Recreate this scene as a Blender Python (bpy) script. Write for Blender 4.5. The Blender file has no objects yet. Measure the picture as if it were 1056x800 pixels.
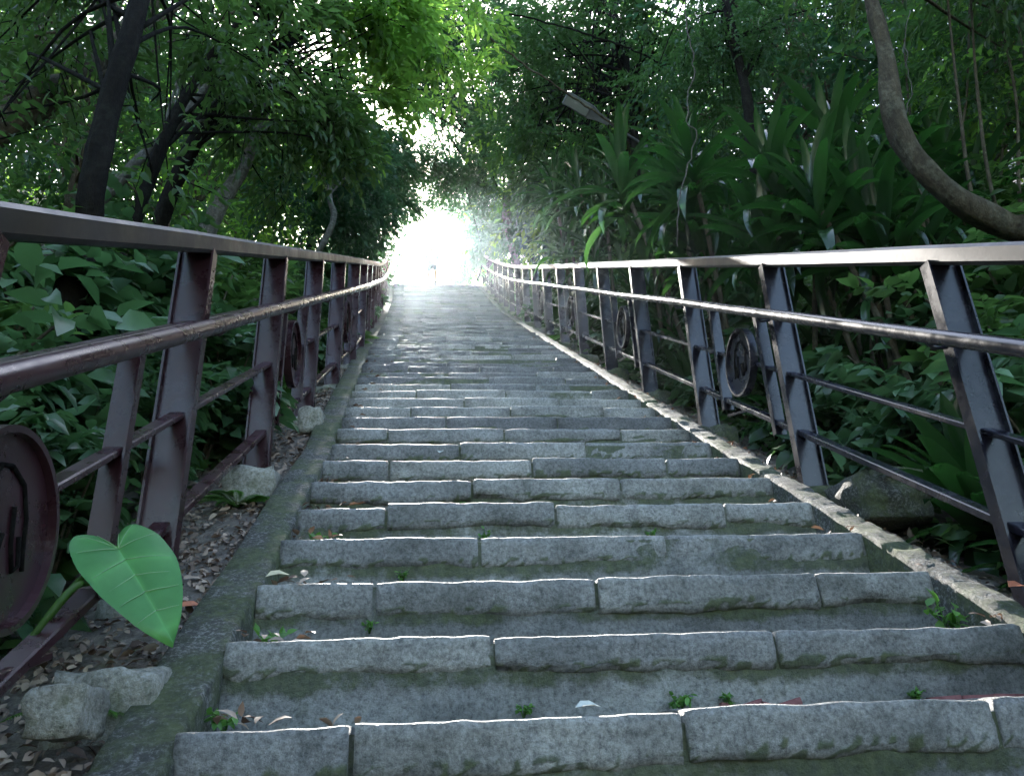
import bpy, bmesh, math, random
import numpy as np
from mathutils import Vector, Matrix, noise
R = math.radians
SC = bpy.context.scene
COL = SC.collection
random.seed(7)
rng = np.random.default_rng(7)

# ---------------------------------------------------------------- camera
RT = Vector((0.99548, -0.08774, -0.03631)); UP = Vector((-0.00329, -0.41398, 0.91028)); FW = Vector((0.09490, 0.90605, 0.41239))
cd = bpy.data.cameras.new('camera'); cam = bpy.data.objects.new('camera', cd); COL.objects.link(cam)
m = Matrix((RT, UP, -FW)).transposed().to_4x4(); cam.matrix_world = m
cd.sensor_width = 36; cd.lens = 850 / 1056 * 36; cd.clip_start = .02; cd.clip_end = 2000
SC.camera = cam
# ---------------------------------------------------------------- sky, sun, exposure
SUN_AZ, SUN_EL = R(-2.7), R(35.6)
W = bpy.data.worlds.new('World'); SC.world = W; W.use_nodes = True
nt = W.node_tree; bg = nt.nodes['Background']
sky = nt.nodes.new('ShaderNodeTexSky'); sky.sky_type = 'NISHITA'; sky.sun_disc = False
sky.sun_elevation = SUN_EL; sky.sun_rotation = SUN_AZ; sky.air_density = 1.3; sky.dust_density = 2.0; sky.ozone_density = 1.0
nt.links.new(sky.outputs[0], bg.inputs[0]); bg.inputs[1].default_value = 0.15
sl = bpy.data.lights.new('sun', 'SUN'); sl.energy = 4.5; sl.angle = R(.5); sl.color = (1, .95, .88)
so = bpy.data.objects.new('sun', sl); COL.objects.link(so)
sd = Vector((math.sin(SUN_AZ) * math.cos(SUN_EL), math.cos(SUN_AZ) * math.cos(SUN_EL), math.sin(SUN_EL)))
so.rotation_euler = sd.to_track_quat('Z', 'Y').to_euler()
SC.view_settings.view_transform = 'Standard'; SC.view_settings.look = 'None'
SC.view_settings.exposure = 2.5; SC.view_settings.gamma = 1
SC.render.engine = 'CYCLES'
cy = SC.cycles; cy.use_denoising = True; cy.max_bounces = 6; cy.diffuse_bounces = 3; cy.glossy_bounces = 2
cy.transmission_bounces = 3; cy.transparent_max_bounces = 4; cy.volume_bounces = 0; cy.use_adaptive_sampling = True; cy.adaptive_threshold = .02
cy.caustics_reflective = False; cy.caustics_refractive = False; cy.sample_clamp_indirect = 4
try: cy.denoiser = 'OPENIMAGEDENOISE'
except Exception: pass

def at(u, v, Y):
    d = FW + RT * ((u - 528) / 850) - UP * ((v - 400) / 850)
    return d * (Y / d.y)

# ---------------------------------------------------------------- materials
def newmat(name):
    M = bpy.data.materials.new(name); M.use_nodes = True
    return M, M.node_tree, M.node_tree.nodes['Principled BSDF']
def nd(t, k, **kw):
    x = t.nodes.new(k)
    for a, b in kw.items():
        if a in x.inputs: x.inputs[a].default_value = b
        else: setattr(x, a, b)
    return x
def coords(t, scale=1.0):
    tc = nd(t, 'ShaderNodeTexCoord'); return tc.outputs['Object']
def noi(t, co, s, d=5, r=.6):
    x = nd(t, 'ShaderNodeTexNoise'); x.inputs['Scale'].default_value = s; x.inputs['Detail'].default_value = d; x.inputs['Roughness'].default_value = r
    t.links.new(co, x.inputs['Vector']); return x.outputs['Fac']
def ramp(t, f, stops):
    x = nd(t, 'ShaderNodeValToRGB'); e = x.color_ramp.elements
    e[0].position, e[0].color = stops[0][0], (*stops[0][1], 1); e[1].position, e[1].color = stops[-1][0], (*stops[-1][1], 1)
    for p, c in stops[1:-1]:
        q = e.new(p); q.color = (*c, 1)
    t.links.new(f, x.inputs[0]); return x.outputs[0]
def mixc(t, f, a, b, mode='MIX'):
    x = nd(t, 'ShaderNodeMix'); x.data_type = 'RGBA'; x.blend_type = mode
    for s, v in ((x.inputs[0], f), (x.inputs[6], a), (x.inputs[7], b)):
        if isinstance(v, (int, float)): s.default_value = v
        elif isinstance(v, tuple): s.default_value = (*v, 1)
        else: t.links.new(v, s)
    return x.outputs[2]
def mth(t, op, a, b=0.0, clamp=False):
    x = nd(t, 'ShaderNodeMath'); x.operation = op; x.use_clamp = clamp
    for s, v in ((x.inputs[0], a), (x.inputs[1], b)):
        if isinstance(v, (int, float)): s.default_value = v
        else: t.links.new(v, s)
    return x.outputs[0]
def bump(t, P, h, st, dist=.01):
    b = nd(t, 'ShaderNodeBump'); b.inputs['Strength'].default_value = st; b.inputs['Distance'].default_value = dist
    t.links.new(h, b.inputs['Height']); t.links.new(b.outputs[0], P.inputs['Normal'])
def attr(t, n):
    a = nd(t, 'ShaderNodeAttribute'); a.attribute_name = n; return a.outputs['Fac']

def stone_mat(name, dark, light, moss=.5, speck=.5, rough=.62, bs=.8):
    M, t, P = newmat(name); co = coords(t)
    big = noi(t, co, 1.7, 4); mid = noi(t, co, 9, 6, .7); fine = noi(t, co, 75, 4, .8)
    c = ramp(t, mid, [(.3, dark), (.7, light)])
    c = mixc(t, .5, c, ramp(t, fine, [(.34, (.04, .045, .05)), (.5, tuple(light)), (.62, (.58, .58, .56))]), 'MIX') if speck else c
    tint = attr(t, 'tint')
    c = mixc(t, 1.0, c, ramp(t, tint, [(0, (.50, .50, .52)), (.5, (.85, .85, .85)), (1, (1.2, 1.17, 1.10))]), 'MULTIPLY')
    stain = ramp(t, noi(t, co, 3.1, 7, .75), [(.36, (.34, .35, .33)), (.5, (.78, .78, .78)), (.62, (1.12, 1.12, 1.12))])
    c = mixc(t, .75, c, stain, 'MULTIPLY')
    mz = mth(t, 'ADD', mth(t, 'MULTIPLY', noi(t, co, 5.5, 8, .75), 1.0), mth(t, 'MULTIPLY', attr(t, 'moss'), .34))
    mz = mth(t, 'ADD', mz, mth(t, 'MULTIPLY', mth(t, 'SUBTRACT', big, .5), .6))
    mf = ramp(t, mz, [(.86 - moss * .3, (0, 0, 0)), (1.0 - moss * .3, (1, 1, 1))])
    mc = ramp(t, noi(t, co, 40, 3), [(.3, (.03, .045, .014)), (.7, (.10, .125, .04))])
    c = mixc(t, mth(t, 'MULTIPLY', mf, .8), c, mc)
    t.links.new(c, P.inputs['Base Color'])
    t.links.new(ramp(t, mid, [(.3, (rough - .15,) * 3), (.7, (rough + .15,) * 3)]), P.inputs['Roughness'])
    h = mth(t, 'ADD', mth(t, 'MULTIPLY', mid, .7), mth(t, 'MULTIPLY', fine, .30)); h = mth(t, 'ADD', h, mth(t, 'MULTIPLY', noi(t, co, 34, 8, .8), 1.1)); h = mth(t, 'ADD', h, mth(t, 'MULTIPLY', mf, .25))
    bump(t, P, h, bs, .012); return M
STONE = stone_mat('granite_slab', (.135, .137, .126), (.36, .362, .335), .56, .5, .55, 1.0)
CEM = stone_mat('cement_riser', (.19, .20, .19), (.42, .43, .40), .60, 1, .5, 1.2)
KERB = stone_mat('kerb_stone', (.04, .044, .035), (.105, .105, .085), 1.05, 1, .8, 1)
FOOT = stone_mat('footing_concrete', (.20, .20, .16), (.42, .41, .34), .5, 1, .8, 1)

def soil_mat(name, a, b, c3):
    M, t, P = newmat(name); co = coords(t)
    c = ramp(t, noi(t, co, 14, 9, .75), [(.3, a), (.5, b), (.72, c3)])
    t.links.new(c, P.inputs['Base Color']); P.inputs['Roughness'].default_value = .95
    bump(t, P, noi(t, co, 22, 9, .75), 1, .04); return M
SOIL = soil_mat('forest_soil', (.06, .052, .042), (.19, .165, .135), (.38, .34, .29))
def paint_mat(name, base, chip, rough):
    M, t, P = newmat(name); co = coords(t)
    n1 = noi(t, co, 6, 7, .7); n2 = noi(t, co, 60, 5, .7)
    c = mixc(t, ramp(t, n1, [(.4, (0, 0, 0)), (.75, (1, 1, 1))]), base, tuple(x * 1.7 + .008 for x in base))
    c = mixc(t, ramp(t, mth(t, 'MULTIPLY', n1, n2), [(.41, (0, 0, 0)), (.46, (.8, .8, .8))]), c, chip)
    t.links.new(c, P.inputs['Base Color'])
    t.links.new(ramp(t, n1, [(.3, (rough - .1,) * 3), (.7, (rough + .18,) * 3)]), P.inputs['Roughness'])
    P.inputs['Specular IOR Level'].default_value = .5
    bump(t, P, n2, .10, .002); return M
PAINT = paint_mat('maroon_rail_paint', (.030, .010, .013), (.08, .07, .065), .26)
PAINT_L = PAINT; PAINT_R_REFL = paint_mat('rail_paint_sky_reflection', (.014, .013, .020), (.10, .10, .11), .20)  # right rail: same maroon paint, sky reflection put into its blue-black colour
PAINTTOP = paint_mat('worn_top_rail_paint', (.014, .012, .012), (.14, .13, .12), .42)
METAL = paint_mat('lamp_metal', (.06, .066, .066), (.05, .05, .05), .6)
M_, t_, P_ = newmat('lamp_glass'); P_.inputs['Base Color'].default_value = (.14, .15, .13, 1); P_.inputs['Roughness'].default_value = .25; GLASS = M_
M_, t_, P_ = newmat('brick_red'); P_.inputs['Roughness'].default_value = .9
t_.links.new(ramp(t_, noi(t_, coords(t_), 30, 5), [(.3, (.12, .04, .04)), (.7, (.28, .12, .11))]), P_.inputs['Base Color']); BRICK = M_

def flat_leaf_(name, c):
    M, t, P = newmat(name); P.inputs['Base Color'].default_value = (*c, 1); P.inputs['Roughness'].default_value = .5; return M
def leaf_mat(name, a, b, trans, rough=.38, tw=.45, spec=.32, vein=0):
    M, t, P = newmat(name); co = coords(t)
    f = attr(t, 'tint')
    c = ramp(t, f, [(0, a), (.75, b), (1, tuple(min(1, x * 1.35) for x in b))])
    c = mixc(t, .35, c, ramp(t, noi(t, co, 30, 2), [(.35, (.6, .6, .6)), (.65, (1, 1, 1))]), 'MULTIPLY')
    P.inputs['Roughness'].default_value = rough; P.inputs['Specular IOR Level'].default_value = spec
    t.links.new(c, P.inputs['Base Color'])
    tr = nd(t, 'ShaderNodeBsdfTranslucent'); mx = nd(t, 'ShaderNodeMixShader'); mx.inputs[0].default_value = tw
    tc = mixc(t, f, tuple(trans), tuple(min(1, x * 1.5) for x in trans)); t.links.new(tc, tr.inputs[0])
    out = t.nodes['Material Output']
    t.links.new(P.outputs[0], mx.inputs[1]); t.links.new(tr.outputs[0], mx.inputs[2]); t.links.new(mx.outputs[0], out.inputs['Surface'])
    return M
L_BRIGHT = leaf_mat('leaf_bright', (.014, .048, .010), (.055, .14, .016), (.22, .42, .06), .45, .55)
L_DARK = leaf_mat('leaf_dark', (.020, .050, .018), (.055, .11, .035), (.10, .20, .04), .33, .45)
L_MID = leaf_mat('leaf_mid', (.013, .042, .016), (.042, .105, .026), (.075, .165, .04), .42, .42)
L_COOL = leaf_mat('leaf_cool', (.013, .040, .022), (.042, .10, .042), (.06, .15, .06), .42, .40)
L_SHRUB = leaf_mat('leaf_shrub', (.030, .075, .040), (.085, .165, .075), (.09, .20, .06), .32, .3, .32)
L_STRAP = leaf_mat('leaf_strap', (.007, .020, .009), (.020, .050, .016), (.04, .13, .02), .20, .3, .6)
L_FERN = leaf_mat('leaf_fern', (.04, .09, .02), (.09, .17, .035), (.12, .28, .05), .45, .4)
L_ALO = leaf_mat('leaf_elephant_ear', (.09, .30, .09), (.12, .36, .11), (.18, .48, .08), .42, .35, .3)
VEIN = flat_leaf_('leaf_vein', (.26, .46, .20))
L_DEAD = leaf_mat('leaf_dead', (.07, .042, .028), (.36, .28, .215), (.2, .1, .05), .7, .1)
L_WEED = leaf_mat('leaf_weed', (.07, .17, .04), (.12, .26, .06), (.15, .35, .05), .4, .4)
def flat_leaf(name, c):
    M, t, P = newmat(name); P.inputs['Roughness'].default_value = .6
    t.links.new(ramp(t, noi(t, coords(t), 50, 4), [(.3, tuple(x * .6 for x in c)), (.7, c)]), P.inputs['Base Color']); return M
LF_RED = flat_leaf('dead_leaf_orange', (.50, .16, .07)); LF_PALE = flat_leaf('dead_leaf_pale', (.62, .55, .34)); LF_GREY = flat_leaf('dead_leaf_grey', (.50, .52, .46)); LF_YEL = flat_leaf('leaf_yellow_green', (.45, .55, .08))

def bark_mat(name, a, b, lich=(.3, .33, .3), lw=.3):
    M, t, P = newmat(name); co = coords(t)
    mp = nd(t, 'ShaderNodeMapping'); mp.inputs['Scale'].default_value = (1, 1, .25); t.links.new(co, mp.inputs[0])
    n1 = noi(t, mp.outputs[0], 18, 8, .7)
    c = ramp(t, n1, [(.3, a), (.7, b)])
    c = mixc(t, mth(t, 'MULTIPLY', ramp(t, noi(t, co, 7, 6, .7), [(.5, (0, 0, 0)), (.62, (1, 1, 1))]), lw), c, lich)
    c = mixc(t, .6, c, ramp(t, noi(t, co, 28, 6, .8), [(.38, (.35, .33, .30)), (.62, (1, 1, 1))]), 'MULTIPLY')
    t.links.new(c, P.inputs['Base Color']); P.inputs['Roughness'].default_value = .9; P.inputs['Specular IOR Level'].default_value = .12
    bump(t, P, n1, 1, .05); return M
BARK_D = bark_mat('bark_dark', (.006, .005, .004), (.020, .018, .014), (.03, .036, .026))
BARK_M = bark_mat('bark_brown', (.045, .038, .026), (.13, .11, .07), (.2, .21, .15))
BARK_L = bark_mat('bark_pale', (.10, .10, .085), (.22, .22, .19), (.30, .33, .28), .5)
VINE = bark_mat('vine_bark', (.07, .065, .05), (.17, .16, .14), (.2, .2, .17))

# ---------------------------------------------------------------- mesh builder
class MB:
    def __init__(s): s.v = []; s.f = []; s.mi = []; s.t = []; s.m = []; s.n = 0; s.mats = []
    def mat(s, M):
        if M not in s.mats: s.mats.append(M)
        return s.mats.index(M)
    def add(s, v, faces, M, tint=.5, moss=0.0):
        """v (n,3); faces: list of int arrays (m,k)"""
        v = np.asarray(v, float).reshape(-1, 3); k = len(v)
        s.v.append(v); s.t.append(np.broadcast_to(np.asarray(tint, float), (k,)).copy()); s.m.append(np.broadcast_to(np.asarray(moss, float), (k,)).copy())
        i = s.mat(M)
        for F in faces:
            F = np.asarray(F, int)
            if F.ndim == 1: F = F[None]
            s.f.append(F + s.n); s.mi.append(np.full(len(F), i))
        s.n += k
    def build(s, name, parent=None, smooth=True):
        me = bpy.data.meshes.new(name)
        if s.n:
            v = np.concatenate(s.v); me.vertices.add(len(v)); me.vertices.foreach_set('co', v.ravel())
            lens = np.concatenate([np.full(len(F), F.shape[1]) for F in s.f]); lv = np.concatenate([F.ravel() for F in s.f])
            me.loops.add(len(lv)); me.loops.foreach_set('vertex_index', lv.astype(np.int32))
            st = np.concatenate([[0], np.cumsum(lens)[:-1]])
            me.polygons.add(len(lens)); me.polygons.foreach_set('loop_start', st.astype(np.int32)); me.polygons.foreach_set('loop_total', lens.astype(np.int32))
            me.polygons.foreach_set('material_index', np.concatenate(s.mi).astype(np.int32))
            me.polygons.foreach_set('use_smooth', np.full(len(lens), smooth))
            for nm, arr in (('tint', s.t), ('moss', s.m)):
                a = me.attributes.new(nm, 'FLOAT', 'POINT'); a.data.foreach_set('value', np.concatenate(arr).astype(np.float32))
            me.update(calc_edges=True); me.validate()
        for M in s.mats: me.materials.append(M)
        o = bpy.data.objects.new(name, me); COL.objects.link(o)
        if parent: o.parent = parent
        return o
def tag(o, label=None, cat=None, group=None, kind=None):
    if label: o['label'] = label
    if cat: o['category'] = cat
    if group: o['group'] = group
    if kind: o['kind'] = kind
    return o
def empty(name, loc=(0, 0, 0)):
    o = bpy.data.objects.new(name, None); o.empty_display_size = .1; COL.objects.link(o); o.location = loc; return o
KIDS = {}
def copy_tree(root, loc, rz=0, sc=1.0, tilt=(0, 0)):
    r = root.copy(); COL.objects.link(r); r.location = loc; r.rotation_euler = (tilt[0], tilt[1], rz); r.scale = (sc,) * 3
    for ch in root.children:
        c = ch.copy(); COL.objects.link(c); c.parent = r
    return r
def tube(mb, pts, rad, M, n=8, tint=.5, caps=True, wob=0):
    pts = [Vector(p) for p in pts]; k = len(pts); rad = [rad] * k if isinstance(rad, (int, float)) else rad
    vs = []; u = None
    for i, p in enumerate(pts):
        d = (pts[min(i + 1, k - 1)] - pts[max(i - 1, 0)]).normalized()
        if u is None: u = d.orthogonal().normalized()
        u = (u - d * u.dot(d)).normalized(); w = d.cross(u)
        for j in range(n):
            a = 2 * math.pi * j / n; r = rad[i] * (1 + (wob * noise.noise(p * 2.3 + Vector((j * 1.7, 0, 0))) if wob else 0))
            vs.append(p + (u * math.cos(a) + w * math.sin(a)) * r)
    F = [[i * n + j, i * n + (j + 1) % n, (i + 1) * n + (j + 1) % n, (i + 1) * n + j] for i in range(k - 1) for j in range(n)]
    fs = [F]
    if caps: fs += [[list(range(n))[::-1]], [[(k - 1) * n + j for j in range(n)]]]
    mb.add([tuple(v) for v in vs], fs, M, tint)
def smooth_path(ctrl, seg=6):
    c = [Vector(p) for p in ctrl]; out = []
    for i in range(len(c) - 1):
        p0, p1, p2, p3 = c[max(i - 1, 0)], c[i], c[i + 1], c[min(i + 2, len(c) - 1)]
        for s in range(seg):
            t = s / seg
            out.append(.5 * ((2 * p1) + (p2 - p0) * t + (2 * p0 - 5 * p1 + 4 * p2 - p3) * t * t + (3 * p1 - p0 - 3 * p2 + p3) * t ** 3))
    out.append(c[-1]); return out
def beam(mb, pts, prof, M, side=Vector((1, 0, 0)), tint=.5):
    """sweep a closed profile [(s,h)] (s along side, h along local up) through pts"""
    k = len(pts); n = len(prof); vs = []
    for i, p in enumerate(pts):
        d = (Vector(pts[min(i + 1, k - 1)]) - Vector(pts[max(i - 1, 0)])).normalized()
        s_ = (side - d * side.dot(d)).normalized(); u_ = s_.cross(d)
        for a, b in prof: vs.append(Vector(p) + s_ * a + u_ * b)
    F = [[i * n + j, i * n + (j + 1) % n, (i + 1) * n + (j + 1) % n, (i + 1) * n + j] for i in range(k - 1) for j in range(n)]
    mb.add([tuple(v) for v in vs], [F, [list(range(n))[::-1]], [[(k - 1) * n + j for j in range(n)]]], M, tint)
def rprof(w, h, b):
    return [(-w / 2 + b, -h / 2), (w / 2 - b, -h / 2), (w / 2, -h / 2 + b), (w / 2, h / 2 - b), (w / 2 - b, h / 2), (-w / 2 + b, h / 2), (-w / 2, h / 2 - b), (-w / 2, -h / 2 + b)]
def box(mb, c, s, M, tint=.5, moss=0, rot=None):
    v = np.array([(x, y, z) for x in (-.5, .5) for y in (-.5, .5) for z in (-.5, .5)]) * np.array(s)
    if rot is not None: v = v @ np.array(rot.to_3x3()).T
    mb.add(v + np.array(c), [[(0, 1, 3, 2), (4, 6, 7, 5), (0, 4, 5, 1), (2, 3, 7, 6), (0, 2, 6, 4), (1, 5, 7, 3)]], M, tint, moss)
def rock(mb, c, s, M, seed=0, tint=.5, moss=.3, amp=.18):
    """rounded, noisy block"""
    bm = bmesh.new(); bmesh.ops.create_cube(bm, size=1); bmesh.ops.subdivide_edges(bm, edges=bm.edges[:], cuts=5, use_grid_fill=True)
    vs = []
    for v in bm.verts:
        p = v.co.copy(); q = p.normalized() * .62; p = p.lerp(q, .22)
        p *= 1 + amp * noise.noise(p * 2.5 + Vector((seed * 7.1, seed, 0))) + amp * .4 * noise.noise(p * 7 + Vector((seed, 3, 0)))
        vs.append((c[0] + p.x * s[0], c[1] + p.y * s[1], c[2] + p.z * s[2]))
    mb.add(vs, [[[v.index for v in f.verts] for f in bm.faces]], M, tint, moss); bm.free()

# leaf templates ------------------------------------------------------------
def T_leaf(w=.4, fold=.12, droop=.12, tipw=.75):
    v = [(0, 0, 0), (-w * .46, .28, fold * .8), (0, .3, -.0), (w * .46, .28, fold * .8), (-w * .42, .62, fold * tipw - droop * .5), (0, .66, -droop * .55), (w * .42, .62, fold * tipw - droop * .5), (0, 1, -droop * 1.4)]
    return np.array(v, float), [np.array([(0, 2, 1), (0, 3, 2), (4, 5, 7), (5, 6, 7)]), np.array([(1, 2, 5, 4), (2, 3, 6, 5)])]
def T_diamond(w=.42, fold=.1, droop=.1):
    return np.array([(0, 0, 0), (-w / 2, .45, fold), (0, 1, -droop), (w / 2, .45, fold)], float), [np.array([(0, 2, 1), (0, 3, 2)])]
def T_strap(w=.1, n=6, arch=.9, fold=.02):
    v = []; F = []
    for i in range(n + 1):
        t = i / n; a = arch * t * t; ww = w * .5 * (math.sin(math.pi * min(1, t * .82 + .16)) ** .7) if i < n else .001
        y = t * (1 - .25 * arch * t); z = .55 * t * (1 - t * arch * 1.15)
        v += [(-ww, y, z + fold * (1 if i < n else 0)), (0, y, z), (ww, y, z + fold * (1 if i < n else 0))]
    for i in range(n):
        a = i * 3; F += [(a, a + 1, a + 4, a + 3), (a + 1, a + 2, a + 5, a + 4)]
    return np.array(v, float), [np.array(F)]
def norm(a): return a / np.maximum(np.linalg.norm(a, axis=1, keepdims=True), 1e-9)
def scatter(mb, T, pos, dirs, ups, scale, M, tint=None):
    tv, tf = T; n = len(pos)
    if n == 0: return
    y = norm(dirs); x = norm(np.cross(y, ups)); z = np.cross(x, y)
    s = np.broadcast_to(np.asarray(scale, float), (n,))[:, None, None]
    V = pos[:, None, :] + s * (tv[None, :, 0:1] * x[:, None, :] + tv[None, :, 1:2] * y[:, None, :] + tv[None, :, 2:3] * z[:, None, :])
    off = (np.arange(n) * len(tv))[:, None, None]
    tint = rng.random(n) if tint is None else tint
    mb.add(V.reshape(-1, 3), [(f[None] + off).reshape(-1, f.shape[1]) for f in tf], M, np.repeat(tint, len(tv)))
def rdir(n, zb=0.0, zs=1.0):
    d = rng.normal(size=(n, 3)); d[:, 2] = d[:, 2] * zs + zb; return norm(d)
def twigs(mb, start, tdir, length, m, leaf, T, M, tint=None, spread=.9, droop=.35, stemM=None, sr=.004):
    """leaves alternating along many twigs at once"""
    n = len(start); tdir = norm(tdir)
    side = norm(np.cross(tdir, np.array([0, 0, 1.0]) + .3 * rng.normal(size=(n, 3))))
    base = rng.random(n) if tint is None else tint
    for j in range(m):
        t = (j + .6) / m; s = 1 if j % 2 else -1
        p = start + tdir * (length * t)[:, None]; p[:, 2] -= droop * length * t * t * .6
        d = tdir * (1 - .3 * (1 - t)) + side * s * spread * (1.05 - .6 * t) ; d[:, 2] -= droop * (.4 + rng.random(n) * .8)
        d += .22 * rng.normal(size=(n, 3))
        up = np.array([0, 0, 1.0]) + .45 * rng.normal(size=(n, 3))
        scatter(mb, T, p, d, up, leaf * (.55 + .8 * rng.random(n)) * (1.0 - .25 * abs(t - .5)), M, np.clip(base * .65 + .35 * rng.random(n), 0, 1))
    if stemM is not None:
        for i in range(n):
            a = Vector(start[i]); b = a + Vector(tdir[i]) * length[i]; b.z -= droop * length[i] * .6
            mid = a.lerp(b, .5); mid.z += droop * length[i] * .12
            tube(mb, [a, mid, b], [sr, sr * .8, sr * .4], stemM, 3, caps=False)

# ---------------------------------------------------------------- ground profile
Y0, Z0, RI, TR = 1.8098, .0813, .2106, .3296
SL = RI / TR; YC = 24.0
def line(Y):
    z = Z0 + (Y - Y0) * SL
    if Y > 13: z += .5 * ((min(Y, YC) - 13) / 11) ** 2
    if Y > YC: z = line(YC)
    return z
def pw(x, pts):
    if x <= pts[0][0]: return pts[0][1]
    for (a, b), (c, d) in zip(pts, pts[1:]):
        if x <= c: return b + (d - b) * (x - a) / (c - a)
    return pts[-1][1]
def XL(Y): return pw(Y, [(1.8, -.505), (4.2, -.535), (5.8, -.62), (8.5, -.74), (12, -.85), (21, -1.17), (24, -1.36)])
def XR(Y): return pw(Y, [(1.8, 1.575), (2.8, 1.55), (4, 1.52), (24, 1.50)])
def RXL(Y): return pw(Y, [(8, -.795), (12, -.95), (21, -1.36), (24, -1.52)])
def RXR(Y): return pw(Y, [(12, 1.755), (24, 1.70)])
def ground(x, Y):
    b = line(Y)
    if Y > YC + 3: b -= min(12, (Y - YC - 3) * .22)
    if Y < -2: b = line(-2) + (Y + 2) * .12
    l, r = RXL(Y), RXR(Y)
    if x < l: d = l - x; g = -.10 - .25 * min(d, 1.2) + .42 * max(0, d - 1.6)
    elif x > r: d = x - r; g = -.14 - .30 * min(d, 1.0) + .40 * max(0, d - 1.4)
    else: g = -.10
    if Y > YC: g = -.02 + max(0, abs(x) - 5) * .15
    return b + g
# structure: hillside sheet, with a trench where the stairs sit
xs = sorted(set([-110, -85, -60, -45, -35, -27, -20, -16, -13, -11, -9, -7.5, -6, -5, -4.2, -3.5, -3, -2.5, -2.1, -1.8, -1.5, -1.2, -1.0, -.85, -.72, -.60, -.5] +
            [1.5, 1.62, 1.75, 1.9, 2.1, 2.4, 2.8, 3.2, 3.7, 4.3, 5, 6, 7.5, 9, 11, 13, 16, 20, 27, 35, 45, 60, 85, 110]))
ys = [-90, -60, -40, -25, -15, -8, -4, -2] + [round(-1.5 + .22 * i, 2) for i in range(120)] + [25.5, 26.5, 28, 30, 33, 37, 42, 50, 62, 80, 110]
mb = MB(); V = []; F = []
for j, Y in enumerate(ys):
    sh = XL(Y) + .53
    for i, X in enumerate(xs):
        x = X + (sh if -1.6 < X < 0 else 0)
        if X == -1.5 and sh < -.3: x = X + sh
        z = ground(x, Y)
        if -1.6 < Y < 24.6 and XL(Y) - .12 < x < XR(Y) + .04: z = line(Y) - .34
        a = .10 if (x < RXL(Y) - .5 or x > RXR(Y) + .3) else .022
        z += a * noise.noise(Vector((x * 1.3, Y * 1.3, 0))) + a * .5 * noise.noise(Vector((x * 5, Y * 5, 4)))
        V.append((x, Y, z))
nx = len(xs)
F = [[j * nx + i, j * nx + i + 1, (j + 1) * nx + i + 1, (j + 1) * nx + i] for j in range(len(ys) - 1) for i in range(nx - 1)]
mb.add(V, [F], SOIL); tag(mb.build('hillside'), kind='structure')
# landing at the top
mb = MB(); z = line(YC)
gx = np.linspace(-3, 3, 25); gy = np.linspace(YC + .05, YC + 6.8, 20)
V = [(a, b, z - .004 - max(0, b - YC - 3) * .22 + .012 * noise.noise(Vector((a * 2, b * 2, 0)))) for b in gy for a in gx]
mb.add(V, [[[j * 25 + i, j * 25 + i + 1, (j + 1) * 25 + i + 1, (j + 1) * 25 + i] for j in range(19) for i in range(24)]], CEM); tag(mb.build('path'), kind='structure')

# ---------------------------------------------------------------- stairs
def step_ys():
    out = {}; k = -7
    while True:
        z = Z0 + k * RI
        Y = Y0 + k * TR
        if Y > 13:
            lo, hi = 12.0, YC + 1
            for _ in range(40):
                mid = (lo + hi) / 2
                q = Z0 + (mid - Y0) * SL + .5 * ((mid - 13) / 11) ** 2
                if q < z: lo = mid
                else: hi = mid
            Y = lo
        if Y > YC: break
        out[k] = Y; k += 1
    out[k] = Y
    return out
SY = step_ys(); KMAX = max(SY)
stairs = empty('stone_stairs', (0.5, SY[-7], Z0 - 7 * RI))
tag(stairs, 'long mossy granite stairway climbing through the woods to the bright opening', 'stairs', kind='structure')
joints = {0: [-.16, .52, 1.21], 1: [.15, .88], 2: [-.17, .49, 1.18], 3: [.16, .82], 4: [-.18, .48, 1.17], 5: [.17, .83], 6: [-.21, .48, 1.15], 7: [.14, .82], 8: [-.26, .41, 1.10], 9: [.08, .78]}
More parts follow.
